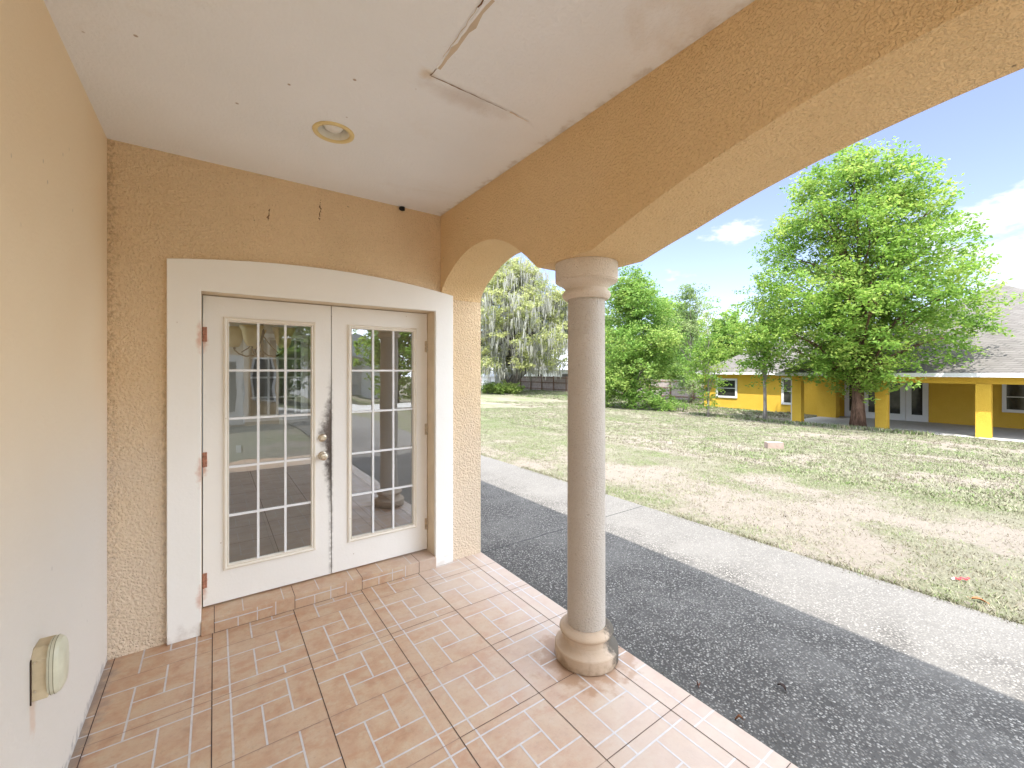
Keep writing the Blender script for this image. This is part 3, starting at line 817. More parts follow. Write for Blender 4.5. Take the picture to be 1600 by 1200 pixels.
# little black wasp nest under the ceiling
random.seed(5)
bm = bmesh.new(); bmesh.ops.create_icosphere(bm, subdivisions=3, radius=.017)
for v in bm.verts: v.co *= 1 + random.uniform(-.22, .3); v.co.x *= 1.3
me = bpy.data.meshes.new('wasp_nest'); bm.to_mesh(me); bm.free(); me.materials.append(simple('black_mud', (.012,.011,.012), .8))
o = bpy.data.objects.new('wasp_nest', me); COL.objects.link(o); o.location = (1.272, 3.374, CZ-.018)
tag(o, 'tiny black insect nest in the angle of wall and ceiling', 'insect nest')

# ------------------------------------------------------------------ vegetation
def leaf_mat(name, dark, mid, light, trans=.35):
    m = Mat(name, .55, .3)
    at = m.n('ShaderNodeAttribute', attribute_name='tone').outputs['Fac']
    c = m.ramp(at, [(0, dark), (.5, mid), (1, light)])
    m.color(c)
    tr = m.n('ShaderNodeBsdfTranslucent'); m.t.links.new(c, tr.inputs['Color'])
    mx = m.n('ShaderNodeMixShader', {0: trans})
    m.t.links.new(m.b.outputs[0], mx.inputs[1]); m.t.links.new(tr.outputs[0], mx.inputs[2])
    o = [n for n in m.t.nodes if n.type == 'OUTPUT_MATERIAL'][0]
    m.t.links.new(mx.outputs[0], o.inputs['Surface'])
    return m.m
M['leaf_fresh'] = leaf_mat('fresh_leaves', (.095,.19,.03), (.20,.345,.055), (.38,.47,.11), .58)
M['leaf_oak'] = leaf_mat('oak_leaves', (.17,.21,.075), (.33,.36,.14), (.48,.50,.22), .5)
M['leaf_bright'] = leaf_mat('bright_leaves', (.09,.19,.03), (.18,.32,.06), (.34,.44,.11), .5)
M['leaf_shrub'] = leaf_mat('shrub_leaves', (.10,.17,.03), (.20,.30,.06), (.36,.42,.12), .4)
M['leaf_far'] = leaf_mat('far_leaves', (.12,.19,.07), (.20,.29,.10), (.32,.39,.16), .45)
M['moss'] = leaf_mat('hanging_moss', (.15,.15,.125), (.30,.30,.26), (.46,.46,.40), .3)
def bark(name, c0, c1, sc=9):
    m = Mat(name, .95, .15)
    f = m.noise(sc, 6, .7, .6, m.mapv((1,1,.25)))
    m.color(m.ramp(f, [(.35, c0), (.65, c1)])); m.bump(f, .04); return m.m
M['bark_red'] = bark('reddish_bark', (.05,.03,.02), (.20,.12,.085))
M['bark_grey'] = bark('grey_bark', (.14,.125,.11), (.34,.31,.28))
M['bark_dark'] = bark('dark_bark', (.05,.045,.04), (.16,.14,.12))

def leaves_mesh(name, P, size, mat, parent=None, elong=.5, up=.35, hang=False, tone_by=None, seed=0):
    r = np.random.default_rng(seed)
    n = len(P)
    if hang:
        L = size * r.uniform(.5, 1.6, n)
        ang = r.uniform(0, 2*np.pi, n)
        a = np.stack([np.cos(ang), np.sin(ang), r.normal(0, .1, n)], 1) * (size*.055*r.uniform(.5, 1.5, n))[:, None]
        b = np.stack([r.normal(0, .06, n), r.normal(0, .06, n), -np.ones(n)], 1) * L[:, None]
        v0 = P - a; v1 = P + a; v2 = P + a*.3 + b; v3 = P - a*.3 + b*.93
    else:
        a = r.normal(0, 1, (n, 3)); a[:, 2] *= .6; a /= np.linalg.norm(a, axis=1)[:, None]
        nn = r.normal(0, 1, (n, 3)); nn[:, 2] = np.abs(nn[:, 2]) + up
        b = np.cross(nn, a); b /= np.linalg.norm(b, axis=1)[:, None] + 1e-9
        sz = size * r.uniform(.55, 1.35, n)
        a = a * sz[:, None] * .5; b = b * sz[:, None] * .5 * elong
        v0 = P - a; v1 = P + b; v2 = P + a; v3 = P - b
    V = np.stack([v0, v1, v2, v3], 1).reshape(-1, 3)
    Fq = np.arange(4*n).reshape(-1, 4)
    o = np_mesh(name, V, Fq, mat, parent)
    t = np.clip((tone_by if tone_by is not None else .5) + r.normal(0, .17, n), 0, 1)
    at = o.data.attributes.new('tone', 'FLOAT', 'FACE'); at.data.foreach_set('value', t.astype(np.float32))
    return o

def crown_points(blobs, per, seed, shell=.55, flat=.8):
    """leaf positions clustered in sprays inside each blob"""
    r = np.random.default_rng(seed)
    P = []; T = []
    for (c, rad) in blobs:
        n = int(per * rad**2)
        ns = max(4, n // 22)
        d = r.normal(0, 1, (ns, 3)); d /= np.linalg.norm(d, axis=1)[:, None]
        d[:, 2] *= flat
        rr = rad * (shell + (1-shell) * r.uniform(0, 1, ns)**.6) + r.exponential(.10, ns)
        sc = np.array(c) + d * rr[:, None]
        k = r.integers(0, ns, n)
        P.append(sc[k] + r.normal(0, 1, (n, 3)) * np.array([.17, .17, .10]) * (.6 + .5*rad))
        tb = r.normal(.55, .17); T.append(tb + r.normal(0, .10, ns)[k])
    return np.concatenate(P), np.concatenate(T)

def tree(name, label, x, y, h, prof, nblob, rb, per, lsize, leafm, barkm, tr, lean=(0, 0), seed=1, clear=1.2, group=None, cat='tree', nlimb=26, squash=(1, 1), wind=(0, 0), trunk_top=.8, shell=.5, zb=None, droop=0):
    """prof: list of (relative height, crown radius)"""
    random.seed(seed); r = np.random.default_rng(seed)
    z0 = float(gz(x, y)) - .05 if zb is None else zb
    root = empty(name, label, cat, group)
    root.location = (x, y, z0)
    hs = [p[0] for p in prof]; rs = [p[1] for p in prof]
    def rad(t): return float(np.interp(t, hs, rs))
    wmax = max(rs); blobs = []
    tries = 0
    while len(blobs) < nblob and tries < 20000:
        tries += 1
        t = r.uniform(hs[0], hs[-1]); R0 = rad(t)
        if r.uniform() > R0/wmax: continue
        q = math.sqrt(r.uniform(.04, 1)); a = r.uniform(0, 2*math.pi)
        b = rb * r.uniform(.55, 1.25)
        rr = max(0, R0*q - b*.95) * r.uniform(.88, 1.12)
        blobs.append(((rr*math.cos(a)*squash[0] + lean[0]*t + wind[0]*t, rr*math.sin(a)*squash[1] + lean[1]*t + wind[1]*t, t*h), b))
    # trunk
    mb = MB()
    K = 9; tp = []
    for i in range(K+1):
        t = i/K*trunk_top
        tp.append((lean[0]*t + random.uniform(-.04, .04)*t*h*.3, lean[1]*t + random.uniform(-.04, .04)*t*h*.3, t*h))
    mb.tube(tp, [tr*(1.45 if i == 0 else 1)*(1 - .92*(i/K)**1.1) + .01 for i in range(K+1)], 12, wob=.07)
    order = sorted(range(len(blobs)), key=lambda i: r.uniform())[:nlimb]
    for i in order:
        c, b = blobs[i]
        s = min(max(clear/h, c[2]/h - .22), trunk_top*.95)
        j = s/trunk_top*K; k = int(j); f = j-k
        p0 = Vector(tp[k]).lerp(Vector(tp[min(k+1, K)]), f); p1 = Vector(c)
        mid = p0.lerp(p1, .5) + Vector((random.uniform(-.2, .2), random.uniform(-.2, .2), .12*(p1-p0).length))
        r0 = tr*(1-s)*.42
        q1 = p0.lerp(mid, .5); q3 = mid.lerp(p1, .5)
        mb.tube([p0, q1, mid, q3, p1], [r0, r0*.8, r0*.6, r0*.38, .008], 6)
        for _ in range(2):
            e = p1 + Vector((random.uniform(-1, 1), random.uniform(-1, 1), random.uniform(-.3, .8)))*b
            mb.tube([q3, q3.lerp(e, .5) + Vector((0, 0, .05)), e], [r0*.32, r0*.2, .005], 5)
    mb.build('trunk', barkm, root, smooth=True)
    P, T = crown_points(blobs, per, seed, shell)
    if droop:
        q_ = np.clip(np.hypot(P[:, 0], P[:, 1]) - 1.6, 0, 9); P[:, 2] -= droop * q_**1.4 * np.clip(1 - P[:, 2]/(h*.6), 0, 1)
    keep = P[:, 2] > .15
    leaves_mesh('crown', P[keep], lsize, leafm, root, tone_by=T[keep], seed=seed+5)
    return root, blobs

# the big fresh green tree in front of the yellow house
tree('leafy_tree', 'large fresh green tree with a reddish trunk before the yellow house', 24.85, 6.78, 12.9,
     [(.17, 1.6), (.21, 3.2), (.27, 4.6), (.36, 5.0), (.46, 5.0), (.60, 4.75), (.75, 4.1), (.86, 3.4), (.94, 2.7), (1.0, 1.0)],
     290, .85, 560, .16, M['leaf_fresh'], M['bark_red'], .24, seed=11, clear=2.0, nlimb=90, wind=(.05, .1), trunk_top=.86, shell=.25, droop=.17)
# slimmer tree to its left, crowns touching
tree('slim_tree', 'slim young tree with a straight grey trunk left of the large tree', 24.0, 10.52, 8.0,
     [(.30, .8), (.38, 1.9), (.5, 2.4), (.68, 2.1), (.85, 1.3), (1, .4)], 62, .65, 420, .15, M['leaf_fresh'], M['bark_grey'], .085, seed=12, clear=1.9, nlimb=22, shell=.3)
# wispy sapling
tree('sapling', 'wispy sapling with a thin trunk and sparse leaves', 22.9, 13.05, 6.7,
     [(.08, .5), (.18, 1.15), (.34, 1.5), (.5, 1.3), (.65, .9), (.8, .45), (1, .15)], 55, .5, 420, .14, M['leaf_fresh'], M['bark_grey'], .05, seed=13, clear=.7, nlimb=30, shell=.2)
# dense bushy tree right of the column
tree('bushy_tree', 'dense bushy green tree with leaves down to the lawn right of the column', 24.0, 19.3, 10.0,
     [(.02, 3.2), (.12, 3.9), (.3, 4.1), (.48, 3.8), (.63, 3.2), (.78, 2.5), (.9, 1.6), (1, .5)], 150, 1.05, 480, .17, M['leaf_bright'], M['bark_dark'], .22, seed=14, clear=.8, nlimb=50, shell=.35)
# thin airy tree behind it
tree('airy_tree', 'tall airy tree with thin greyish leaves beyond the bushy tree', 33.3, 20.6, 9.9,
     [(.12, 1.8), (.4, 2.6), (.6, 2.8), (.8, 2.3), (.93, 1.9), (1, .8)], 75, .8, 300, .17, M['leaf_far'], M['bark_grey'], .12, seed=15, clear=2, nlimb=40, shell=.2)
# trees beyond the fence
bg_specs = [(44, 30, 10.6, 4.4, 'leaf_bright', 'rounded bright green tree beyond the fence left of the yellow house'),
            (50, 26, 9.6, 4.6, 'leaf_bright', 'low bright green tree rising behind the roof of the yellow house'),
            (42, 38, 10.5, 4.5, 'leaf_far', 'pale green tree beyond the fence behind the airy tree'),
            (52, 33.5, 11.6, 4.6, 'leaf_bright', 'bright green tree crown beyond the fence between the airy tree and the roof'),
            (48, 66, 13, 6.0, 'leaf_oak', 'pale tree far beyond the fence behind the mossy oak'),
            (40, 74, 12, 6.0, 'leaf_far', 'distant tree beyond the fence at the far left of the garden')]
for i, (x_, y_, h_, r_, lm, lab) in enumerate(bg_specs):
    tree('distant_tree', lab, x_, y_, h_, [(.08, r_*.6), (.25, r_), (.5, r_*1.02), (.75, r_*.75), (.92, r_*.4), (1, r_*.1)],
         75, 1.5, 150, .34, M[lm], M['bark_grey'], .25, seed=20+i, group='trees beyond the fence', nlimb=14, shell=.4)

# old live oak hung with moss
random.seed(31)
OX, OY = 30.2, 42.0
oz = float(gz(OX, OY)) - .1
oak = empty('mossy_oak', 'old spreading oak with a leaning trunk and grey hanging moss', 'tree'); oak.location = (OX, OY, oz)
mb = MB()
mb.tube([(-.9,.3,0),(-.5,.2,.9),(.15,0,2.0),(1.3,-.9,3.2),(2.6,-2.0,4.3)], [.78,.62,.55,.42,.3], 12, wob=.12)
mb.tube([(-.5,.3,0),(-.75,.5,1.2),(-1.6,1.3,3.0),(-2.5,2.2,5.2),(-2.7,3.0,8.0)], [.62,.5,.42,.32,.16], 10, wob=.12)
r = np.random.default_rng(31); blobs = []
for i in range(190):
    t = r.uniform(.20, 1.0); R0 = float(np.interp(t, [.12, .25, .45, .65, .85, 1], [8.0, 9.2, 9.0, 7.8, 5.2, 1.8]))
    q = math.sqrt(r.uniform(.03, 1)); a = r.uniform(0, 2*math.pi)
    blobs.append(((R0*q*math.cos(a), R0*q*math.sin(a), t*15.3), r.uniform(.8, 1.6)))
for i in range(46):
    c, b = blobs[i]; st = random.choice([(.15,0,2.0), (1.3,-.9,3.2), (-1.6,1.3,3.0), (-2.5,2.2,5.2), (2.4,-1.9,4.2)])
    p0 = Vector(st); p1 = Vector(c); mid = p0.lerp(p1, .5) + Vector((random.uniform(-.8,.8), random.uniform(-.8,.8), random.uniform(0, 1.2)))
    mb.tube([p0, p0.lerp(mid, .5), mid, mid.lerp(p1, .5) + Vector((0,0,.2)), p1], [.22,.18,.13,.08,.02], 6)
mb.build('trunk', M['bark_dark'], oak, smooth=True)
P, T = crown_points(blobs, 300, 31, .3)
leaves_mesh('crown', P, .26, M['leaf_oak'], oak, tone_by=T, seed=32)
hb = [blobs[i] for i in range(0, 190, 1)]
PM = []
for c, b in hb:
    k = int(85*b)
    cl = np.array(c) + r.normal(0, 1, (9, 3))*np.array([b*.75, b*.75, b*.3])
    kk = r.integers(0, 9, k)
    PM.append(cl[kk] + r.normal(0, 1, (k, 3))*np.array([.16, .16, .45]) + np.array([0, 0, -b*.25]))
PM = np.concatenate(PM); PM = PM[PM[:, 2] > 2.5]
leaves_mesh('moss', PM, .75, M['moss'], oak, hang=True, tone_by=np.clip(.5 + r.normal(0, .1, len(PM)), 0, 1), seed=33)

# low shrub clumps under the oak
def shrub(name, label, x, y, sx, sy, h, n, mat, size, seed, group=None):
    r = np.random.default_rng(seed)
    root = empty(name, label, 'shrub', group); root.location = (x, y, float(gz(x, y)) - .02)
    bl = [((r.uniform(-sx, sx), r.uniform(-sy, sy), h*r.uniform(.15, .75)), h*r.uniform(.3, .5)) for _ in range(n)]
    P, T = crown_points(bl, 700, seed, .3)
    P[:, 2] = np.abs(P[:, 2])
    leaves_mesh('foliage', P, size, mat, root, tone_by=T, seed=seed, elong=.35)
    for (c, b) in bl[::2]:
        mb = MB(); mb.tube([(c[0]*.8, c[1]*.8, 0), (c[0]*.9, c[1]*.95, c[2]*.5), c], [.025, .02, .008], 5); mb.build('stem', M['bark_dark'], root)
    return root
shrub('shrub', 'wide low leafy shrub around the foot of the mossy oak', 26.6, 40.0, 1.6, 2.4, 1.3, 26, M['leaf_shrub'], .26, 41)
shrub('shrub', 'low bright shrub at the foot of the bushy tree', 24.9, 16.6, .9, .8, .7, 10, M['leaf_bright'], .16, 42)

# ------------------------------------------------------------------ grass tufts on the lawn
def tufts(n, seed, x0, x1, y0, y1, hmin, hmax, wid, dens='green', spread=.05, blades=9):
    r = np.random.default_rng(seed)
    X = r.uniform(x0, x1, n*3); Y = r.uniform(y0, y1, n*3)
    gq = greenf(X, Y) - .75*np.clip(sandf(X, Y) - .42, 0, 1)*2
    keep = r.uniform(0, 1, n*3) < np.clip((gq + .10)*1.2, .14, 1)
    X = X[keep][:n]; Y = Y[keep][:n]; gq = gq[keep][:n]; k = len(X)
    bx = np.repeat(X, blades) + r.normal(0, spread, k*blades); by = np.repeat(Y, blades) + r.normal(0, spread, k*blades)
    ok = bx > XE - .03; bx = bx[ok]; by = by[ok]
    tone = np.clip(np.repeat(.26 + .48*gq + r.normal(0, .22, k), blades)[ok] + r.normal(0, .08, ok.sum()), 0, 1)
    m_ = len(bx); bz = gz(bx, by) - .004
    an = r.uniform(0, 2*np.pi, m_); hh = r.uniform(hmin, hmax, m_); ww = wid*r.uniform(.6, 1.3, m_)
    ln = r.uniform(.3, 1.3, m_)*hh; la = r.uniform(0, 2*np.pi, m_)
    B = np.stack([bx, by, bz], 1); W = np.stack([np.cos(an)*ww, np.sin(an)*ww, 0*ww], 1)
    Tp = B + np.stack([np.cos(la)*ln, np.sin(la)*ln, hh], 1)
    V = np.stack([B-W, B+W, Tp], 1).reshape(-1, 3)
    return V, tone
m = Mat('grass_blades', .7, .2)
at = m.n('ShaderNodeAttribute', attribute_name='tone').outputs['Fac']
c = m.ramp(at, [(0, (.09,.07,.045)), (.2, (.21,.19,.135)), (.52, (.26,.25,.18)), (.72, (.17,.205,.09)), (1, (.11,.185,.045))])
m.color(c); M['blades'] = m.m
allV = []; allT = []
for args in ((20000, 51, XE, 9.5, -2.5, 14, .010, .035, .0045), (20000, 52, 9, 17, -2, 20, .02, .055, .009), (14000, 53, 16, 30, 0, 26, .025, .06, .013),
             (9000, 55, 26, 40, 11, 44, .05, .12, .04)):
    V, T = tufts(*args); allV.append(V); allT.append(T)
# ragged fringe along the path edge
r = np.random.default_rng(54)
n_ = 20000; bx = XE + r.normal(.035, .045, n_); by = r.uniform(-2, 22, n_); kp = vnoise(by, by*0, .35, 5) + r.normal(0, .1, n_) > .45; bx = bx[kp]; by = by[kp]
an = r.uniform(0, 6.28, len(bx)); B = np.stack([bx, by, gz(bx, by)*0 - .045], 1); W = np.stack([np.cos(an), np.sin(an), 0*an], 1)*.004
Tp = B + np.stack([r.normal(-.02, .02, len(bx)), r.normal(0, .02, len(bx)), r.uniform(.015, .05, len(bx))], 1)
allV.append(np.stack([B-W, B+W, Tp], 1).reshape(-1, 3)); allT.append(np.clip(r.normal(.42, .2, len(bx)), 0, 1))
V = np.concatenate(allV); T = np.concatenate(allT)
gr_o = np_mesh('grass', V, np.arange(len(V)).reshape(-1, 3), M['blades'], k=3)
a = gr_o.data.attributes.new('tone', 'FLOAT', 'FACE'); a.data.foreach_set('value', T.astype(np.float32))
tag(gr_o, 'short sparse green and dry grass tufts on the sandy lawn', 'grass', kind='stuff')
# weeds at the foot of the trees by the yellow house
r = np.random.default_rng(61); n_ = 5000
t_ = r.uniform(0, 1, n_); bx = 23.6 + r.normal(0, .22, n_) + .9*t_; by = 14.5 - 10.2*t_ + r.normal(0, .15, n_)
hh = r.uniform(.04, .2, n_); an = r.uniform(0, 6.28, n_)
B = np.stack([bx, by, gz(bx, by)], 1); W = np.stack([np.cos(an), np.sin(an), 0*an], 1)*.03
Tp = B + np.stack([r.normal(0, .06, n_), r.normal(0, .06, n_), hh], 1)
wd = np_mesh('weeds', np.stack([B-W, B+W, Tp], 1).reshape(-1, 3), np.arange(3*n_).reshape(-1, 3), M['blades'], k=3)
a = wd.data.attributes.new('tone', 'FLOAT', 'FACE'); a.data.foreach_set('value', np.clip(r.normal(.6, .3, n_), 0, 1).astype(np.float32))
tag(wd, 'ragged strip of taller weeds under the trees by the yellow house', 'weeds', kind='stuff')

# ------------------------------------------------------------------ yellow house
HZ = -1.075
M['yellow'] = stucco('yellow_stucco', (.60,.37,.045), (.64,.41,.055), speck=False, bscale=30, bd=.004)
m = Mat('roof_shingle', .9, .15)
bt = m.n('ShaderNodeTexBrick', {'Vector': m.co, 'Scale': 1.0, 'Color1': (.115,.105,.098,1), 'Color2': (.15,.14,.13,1), 'Mortar': (.07,.065,.06,1), 'Mortar Size': .02, 'Brick Width': .5, 'Row Height': .16})
# rows follow height on the slope
sepx = m.xyz(); cmb = m.n('ShaderNodeCombineXYZ', {'X': m.math('ADD', sepx[0], sepx[1]), 'Y': m.math('MULTIPLY', sepx[2], 2.0), 'Z': 0.0})
m.t.links.new(cmb.outputs[0], bt.inputs['Vector'])
c = m.mix(m.mr(m.noise(1.2, 6), .35, .7, 0, .3), bt.outputs['Color'], (.165,.15,.14))
m.color(c); M['shingle'] = m.m
M['white'] = simple('white_house_trim', (.64,.64,.64), .5, var=.03)
M['slab'] = simple('grey_patio_slab', (.42,.41,.40), .85, var=.1)
M['darkglass'] = simple('dark_window_glass', (.035,.035,.032), .08, .6, var=.3)
yh = empty('yellow_house', 'single storey yellow stucco house with grey shingle hip roof and deep porch', 'house'); yh.location = (0, 0, 0)
EV = HZ + 2.55
mb = MB()
mb.box(31.0, 31.3, -12, 18.0, HZ-.1, EV+.1)           # long wall
mb.box(31.3, 44, 17.7, 18.0, HZ-.1, EV+.1)
mb.box(30.2, 30.999, 9.75, 10.05, HZ-.1, EV+.05)      # porch wing return
mb.box(29.6, 30.199, 9.1, 10.05, HZ-.1, EV+.05)
mb.build('wall', M['yellow'], yh)
mb = MB(); mb.box(25.72, 25.98, -11, 9.9, EV-.30, EV+.05); mb.build('porch_beam', M['yellow'], yh)
mb = MB(); mb.box(25.3, 31.0, -12, 9.95, HZ-.1, HZ+.06); mb.build('porch_slab', M['slab'], yh, bevel=.01)
mb = MB(); mb.box(25.32, 31.0, -12, 10.35, EV+.052, EV+.09); mb.build('porch_ceiling', M['white'], yh)
for yy in (9.65, 6.13, 2.9, -.4, -3.7):
    mb = MB(); mb.box(25.64, 26.06, yy-.22, yy+.22, HZ-.05, EV-.302); mb.build('porch_column', M['yellow'], yh, bevel=.01)
mb = MB()   # main roof: hip
E0 = EV + .12; AX, AY, AZ = 34.0, 3.3, 1.70+4.66
A = (25.2, 10.45, E0); B = (25.2, -4.5, E0); Cc = (46, -4.5, E0); D = (46, 10.45, E0)
mb.add([A, B, Cc, D, (AX, AY, AZ), (41, AY, AZ)], [(0,1,4), (1,2,5,4), (2,3,5), (3,0,4,5)])
mb.add([(25.25, -4.5, E0), (25.25, -13, E0), (44, -13, E0+.0), (44, -4.5, E0), (31.5, -4.5, 4.2), (31.5, -13, 4.2)], [(0,1,5,4), (3,2,5,4)])
# wing roof
mb.add([(30.6, 10.2, E0), (30.6, 18.5, E0), (43, 18.5, E0), (43, 10.2, E0), (35.6, 13.6, 1.7+2.9), (35.6, 9.0, 1.7+2.9)], [(0,1,4,5), (1,2,4), (2,3,5,4)])
mb.build('roof', M['shingle'], yh)
mb = MB(); mb.box(25.13, 25.2, -12, 10.5, E0-.14, E0+.03); mb.box(25.2, 30.5, 10.45, 10.52, E0-.14, E0+.03)
mb.box(30.53, 30.6, 10.52, 18.57, E0-.14, E0+.03); mb.box(30.5, 31.0, 10.2, 18.5, E0-.13, E0-.10)
mb.build('fascia', M['white'], yh)
mb = MB(); mb.box(25.90, 26.0, 9.92, 10.02, HZ, EV+.1); mb.box(25.80, 25.9, 9.92, 10.0, HZ, HZ+.1); mb.build('downspout', M['white'], yh)
def win(y0, y1, z0, z1, dbl=1, x=31.0, frame=.14):
    mb = MB()
    mb.box(x-.06, x-.002, y0-frame, y0, z0-frame, z1+frame); mb.box(x-.06, x-.002, y1, y1+frame, z0-frame, z1+frame)
    mb.box(x-.06, x-.002, y0, y1, z1, z1+frame); mb.box(x-.06, x-.002, y0, y1, z0-frame, z0)
    n = dbl
    for i in range(1, n):
        yy = y0 + (y1-y0)*i/n; mb.box(x-.055, x-.003, yy-.07, yy+.07, z0, z1)
    f = mb.build('window', M['white'], yh)
    mb = MB(); mb.box(x-.022, x-.004, y0, y1, z0, z1); mb.build('pane', M['darkglass'], f)
    mb = MB()
    zz = (z0+z1)/2
    for i in range(n):
        a = y0 + (y1-y0)*i/n + (.07 if i else 0); b = y0 + (y1-y0)*(i+1)/n - (.07 if i < n-1 else 0)
        mb.box(x-.034, x-.023, a, b, zz-.02, zz+.02)
    mb.build('sash', M['white'], f)
win(15.6, 16.9, HZ+.95, HZ+2.1)
win(11.9, 12.4, HZ+.7, HZ+2.2)
win(.35, 2.75, HZ+.95, HZ+2.15, 2)
win(-2.9, -.6, HZ+.95, HZ+2.15, 2)
# glazed porch doors
def gdoor(y0, y1):
    mb = MB(); z0 = HZ+.062; z1 = HZ+2.15; x = 31.0
    mb.box(x-.07, x-.002, y0, y1, z0, z0+.35); mb.box(x-.07, x-.002, y0, y1, z1, z1+.2)
    mb.box(x-.07, x-.002, y0, y0+.22, z0+.35, z1); mb.box(x-.07, x-.002, y1-.22, y1, z0+.35, z1)
    f = mb.build('porch_door', M['white'], yh)
    mb = MB(); mb.box(x-.03, x-.004, y0+.22, y1-.22, z0+.35, z1); mb.build('pane', M['darkglass'], f)
for y0 in (5.45, 6.35, 7.3, 8.2): gdoor(y0, y0+.88)

# ------------------------------------------------------------------ fences
M['wood'] = simple('weathered_fence_wood', (.36,.30,.28), .9, var=.2, vs=3)
M['wood_dark'] = simple('brown_fence_post', (.20,.12,.08), .9, var=.2)
def fence(label, y0, y1, x, h, group):
    f = empty('wooden_fence', label, 'fence', group)
    zg = min(float(gz(x, y0)), float(gz(x, y1))) - .1
    mb = MB(); yy = y0; random.seed(int(y0*10))
    while yy < y1:
        mb.box(x, x+.02, yy, yy+.135, zg, zg+.1+h+random.uniform(-.02, .02)); yy += .15
    mb.build('board_panel', M['wood'], f)
    mb = MB()
    for zz in (.35, h-.75, h-.12): mb.box(x-.045, x-.001, y0, y1, zg+zz, zg+zz+.09)
    mb.build('rail', M['wood_dark'], f)
    yy = y0
    while yy <= y1:
        mb = MB(); mb.box(x-.14, x-.046, yy-.05, yy+.05, zg, zg+.15+h); mb.build('post', M['wood_dark'], f); yy += 2.4
fence('greyish wooden board fence behind the bushy tree and the sapling', 19.5, 34.0, 36.0, 1.9, 'wooden fences')
fence('weathered wooden board fence behind the mossy oak', 34.2, 66, 36.0, 1.95, 'wooden fences')

# neighbouring pale buildings beyond the fence
wh = empty('white_house', 'white walled house with a grey metal roof beyond the fence', 'house')
zb = float(gz(46, 60)) - .1
mb = MB(); mb.box(44, 56, 44, 70, zb, zb+2.9); mb.build('wall', M['white'], wh)
M['metal_roof'] = simple('pale_metal_roof', (.50,.52,.56), .5, var=.06, vs=1)
mb = MB(); mb.prism([(43.2, zb+2.8), (50, zb+6.0), (56.8, zb+2.8)], 'y', 43.2, 70.8); mb.build('roof', M['metal_roof'], wh)
for yy in (48, 54, 60, 66):
    mb = MB(); mb.box(43.93, 43.998, yy-.7, yy+.7, zb+1.0, zb+2.2); mb.build('window', M['darkglass'], wh)
sh = empty('white_shed', 'small white shed standing at the left end of the fence', 'shed')
zs = float(gz(33, 50)) - .1
mb = MB(); mb.box(31.5, 34.5, 48.6, 52, zs, zs+1.9); mb.build('wall', M['white'], sh)
mb = MB(); mb.prism([(31.2, zs+1.9), (33, zs+2.7), (34.8, zs+1.9)], 'y', 48.3, 52.3); mb.build('roof', M['metal_roof'], sh)
mb = MB(); mb.box(31.45, 31.498, 49.6, 50.5, zs+.1, zs+1.75); mb.build('door', M['slab'], sh)

# things reflected in the glass, behind the camera
ws = empty('white_garage', 'white garage across the lawn behind the viewer', 'garage')
mb = MB(); mb.box(5.5, 12, -34, -26, -.3, 2.8); mb.build('wall', M['white'], ws)
mb = MB(); mb.prism([(5.0, 2.8), (8.75, 4.6), (12.5, 2.8)], 'y', -34.5, -25.5); mb.build('roof', M['metal_roof'], ws)
mb = MB(); mb.box(6.3, 9.2, -25.999, -25.95, -.2, 2.1); mb.build('door', M['slab'], ws)
for i, (x_, y_, h_, r_) in enumerate([(3, -20, 8, 3.5), (9.5, -19, 7.5, 3.2), (-3, -24, 9, 4), (18, -24, 9, 4)]):
    tree('garden_tree', ['rounded green tree behind the viewer near the porch', 'second green tree behind the viewer before the garage', 'broad green tree behind the house', 'green tree far behind the viewer right of the garage'][i],
         x_, y_, h_, [(.15, r_*.6), (.3, r_), (.6, r_), (.85, r_*.6), (1, .3)], 45, 1.3, 120, .3, M['leaf_fresh'], M['bark_dark'], .2, seed=70+i, group='trees behind the viewer', nlimb=10)
mb = MB(); mb.box(-30, 60, -15.5, -12.0, -.07, -.04); p = mb.build('side_road', simple('pale_road', (.42,.41,.39), .9), None)
tag(p, 'pale road crossing behind the viewer', 'road', kind='structure')

# ------------------------------------------------------------------ loose things on the lawn
def rotbox(mb, cx, cy, cz, lx, ly, lz, rz, m=0):
    b = len(mb.v); mb.box(-lx/2, lx/2, -ly/2, ly/2, -lz/2, lz/2, m)
    c_, s_ = math.cos(rz), math.sin(rz)
    for i in range(b, len(mb.v)):
        x, y, z = mb.v[i]; mb.v[i] = (cx + x*c_ - y*s_, cy + x*s_ + y*c_, cz + z)
mb = MB(); bz_ = float(gz(12.5, 5.25))
rotbox(mb, 12.5, 5.25, bz_+.08, .42, .20, .20, R(-38))
o = mb.build('concrete_block', simple('pinkish_concrete', (.30,.225,.19), .9, var=.15, vs=12, bs=60, bd=.004), bevel=.008)
tag(o, 'pinkish concrete block lying alone on the bare lawn', 'block')
# red and white wrapper
mb = MB(); cx_, cy_ = 5.17, .715; z_ = float(gz(cx_, cy_)) + .018
vs = []; random.seed(9)
NU, NV = 12, 4
for i in range(NU+1):
    for j in range(NV+1):
        u_, v_ = i/NU-.5, j/NV-.5
        vs.append((u_*.125, v_*.028*(1-.5*abs(u_)), .006*math.sin(u_*17)+.010*(1-4*v_*v_)*.9+random.uniform(-.002, .002)))
fs = []; 
b_ = len(mb.v); mb.v += vs
for i in range(NU):
    for j in range(NV):
        a_ = i*(NV+1)+j; mb.f.append((a_, a_+NV+1, a_+NV+2, a_+1)); mb.m.append(1 if (i < 2 or (j == NV-1 and i < 8)) else 0)
o = mb.build('plastic_wrapper', [simple('red_plastic', (.62,.02,.03), .35, var=.1), simple('white_plastic', (.8,.78,.78), .35)], smooth=True)
sm_ = o.modifiers.new('thick', 'SOLIDIFY'); sm_.thickness = .0008
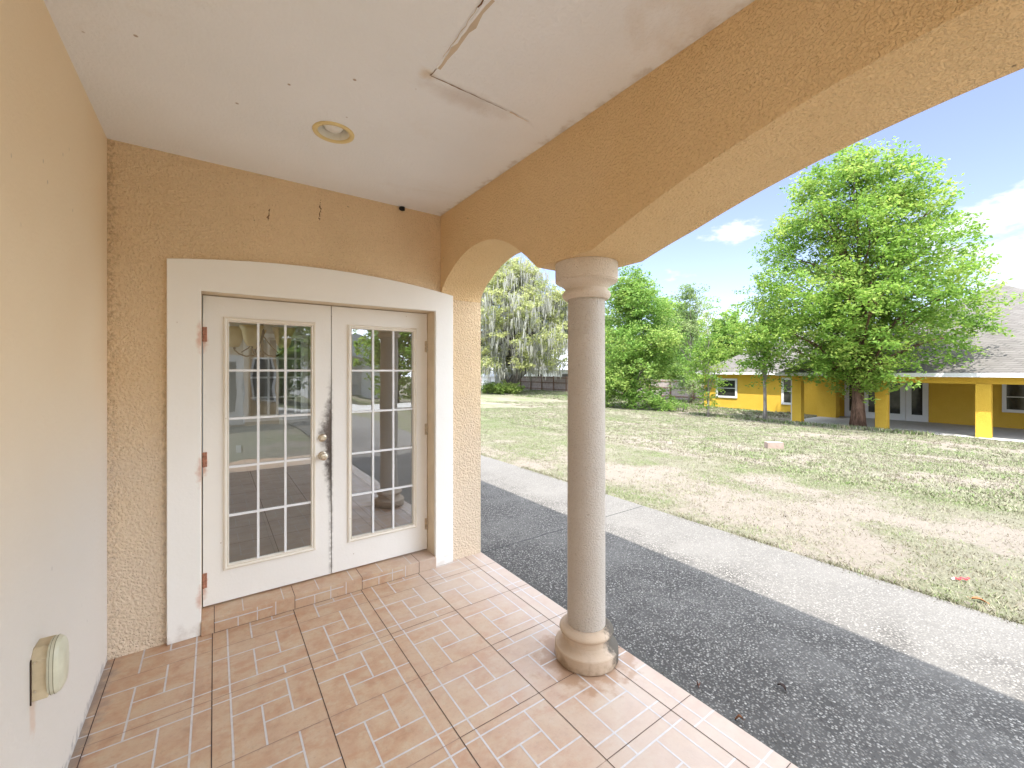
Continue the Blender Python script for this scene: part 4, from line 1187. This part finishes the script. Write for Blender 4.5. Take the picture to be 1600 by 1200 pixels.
o.location = (cx_, cy_, z_); o.rotation_euler = (R(4), R(-6), R(-50)); tag(o, 'crumpled red and white plastic wrapper on the dry grass', 'litter')
def dead_leaf(name, x, y, z, L, rz, col, label, seed):
    random.seed(seed); mb = MB(); n = 8
    rows = []
    for i in range(n+1):
        t = i/n; wd_ = L*.22*math.sin(math.pi*min(1, t*.95+.03))**.8
        rows += [((t-.5)*L, -wd_, .012*math.sin(t*4)+.010), ((t-.5)*L, 0, .012*math.sin(t*4)), ((t-.5)*L, wd_, .012*math.sin(t*4)+.013)]
    mb.add(rows, [(3*i+k, 3*i+3+k, 3*i+4+k, 3*i+1+k) for i in range(n) for k in (0, 1)])
    mb.tube([(-L*.5, 0, 0), (-L*.62, .003, .004), (-L*.75, .004, .012)], [.0012]*3, 5)
    o = mb.build(name, simple(name+'_brown', col, .8, var=.25, vs=40), smooth=True)
    sm = o.modifiers.new('thick', 'SOLIDIFY'); sm.thickness = .0006
    o.location = (x, y, z); o.rotation_euler = (R(random.uniform(-12, 12)), R(random.uniform(-12, 12)), rz)
    return tag(o, label, 'leaf')
dead_leaf('dead_leaf', 4.75, .55, float(gz(4.75, .55))+.012, .10, R(-60), (.30,.12,.04), 'curled rusty brown leaf on the lawn near the path edge', 1)
dead_leaf('dead_leaf', 2.16, 1.29, -.022, .04, R(40), (.16,.06,.035), 'small curled brown leaf on the path against the tiles', 2)
dead_leaf('dead_leaf', 2.12, 1.05, -.024, .035, R(130), (.22,.09,.04), 'reddish leaf scrap in the shade near the porch edge', 3)
dead_leaf('dead_leaf', 2.52, 1.02, -.022, .05, R(75), (.05,.03,.025), 'dark thin leaf lying on the shaded pebbles', 4)
print('objects', len(scn.objects), 'top', len([o for o in scn.objects if not o.parent]))

r = np.random.default_rng(91); n_ = 900
by = r.uniform(-1.5, 3.3, n_); bx = 2.052 + np.abs(r.normal(0, .022, n_)); kp = vnoise(by, by*0, .22, 8) + r.normal(0, .12, n_) > .5; bx = bx[kp]; by = by[kp]; n_ = len(bx)
an = r.uniform(0, 6.28, n_); sz = r.uniform(.002, .007, n_)
B = np.stack([bx, by, np.full(n_, -.0285)], 1); W = np.stack([np.cos(an), np.sin(an), 0*an], 1)*sz[:, None]; U = np.stack([-np.sin(an)*.5, np.cos(an)*.5, 0*an + .5], 1)*sz[:, None]
db = np_mesh('leaf_litter', np.stack([B-W, B+U, B+W, B-U*np.array([1, 1, -.3])], 1).reshape(-1, 3), np.arange(4*n_).reshape(-1, 4), M['soil'])
tag(db, 'dark grit and bits of dry leaf along the edge of the tiles', 'grit', kind='stuff')
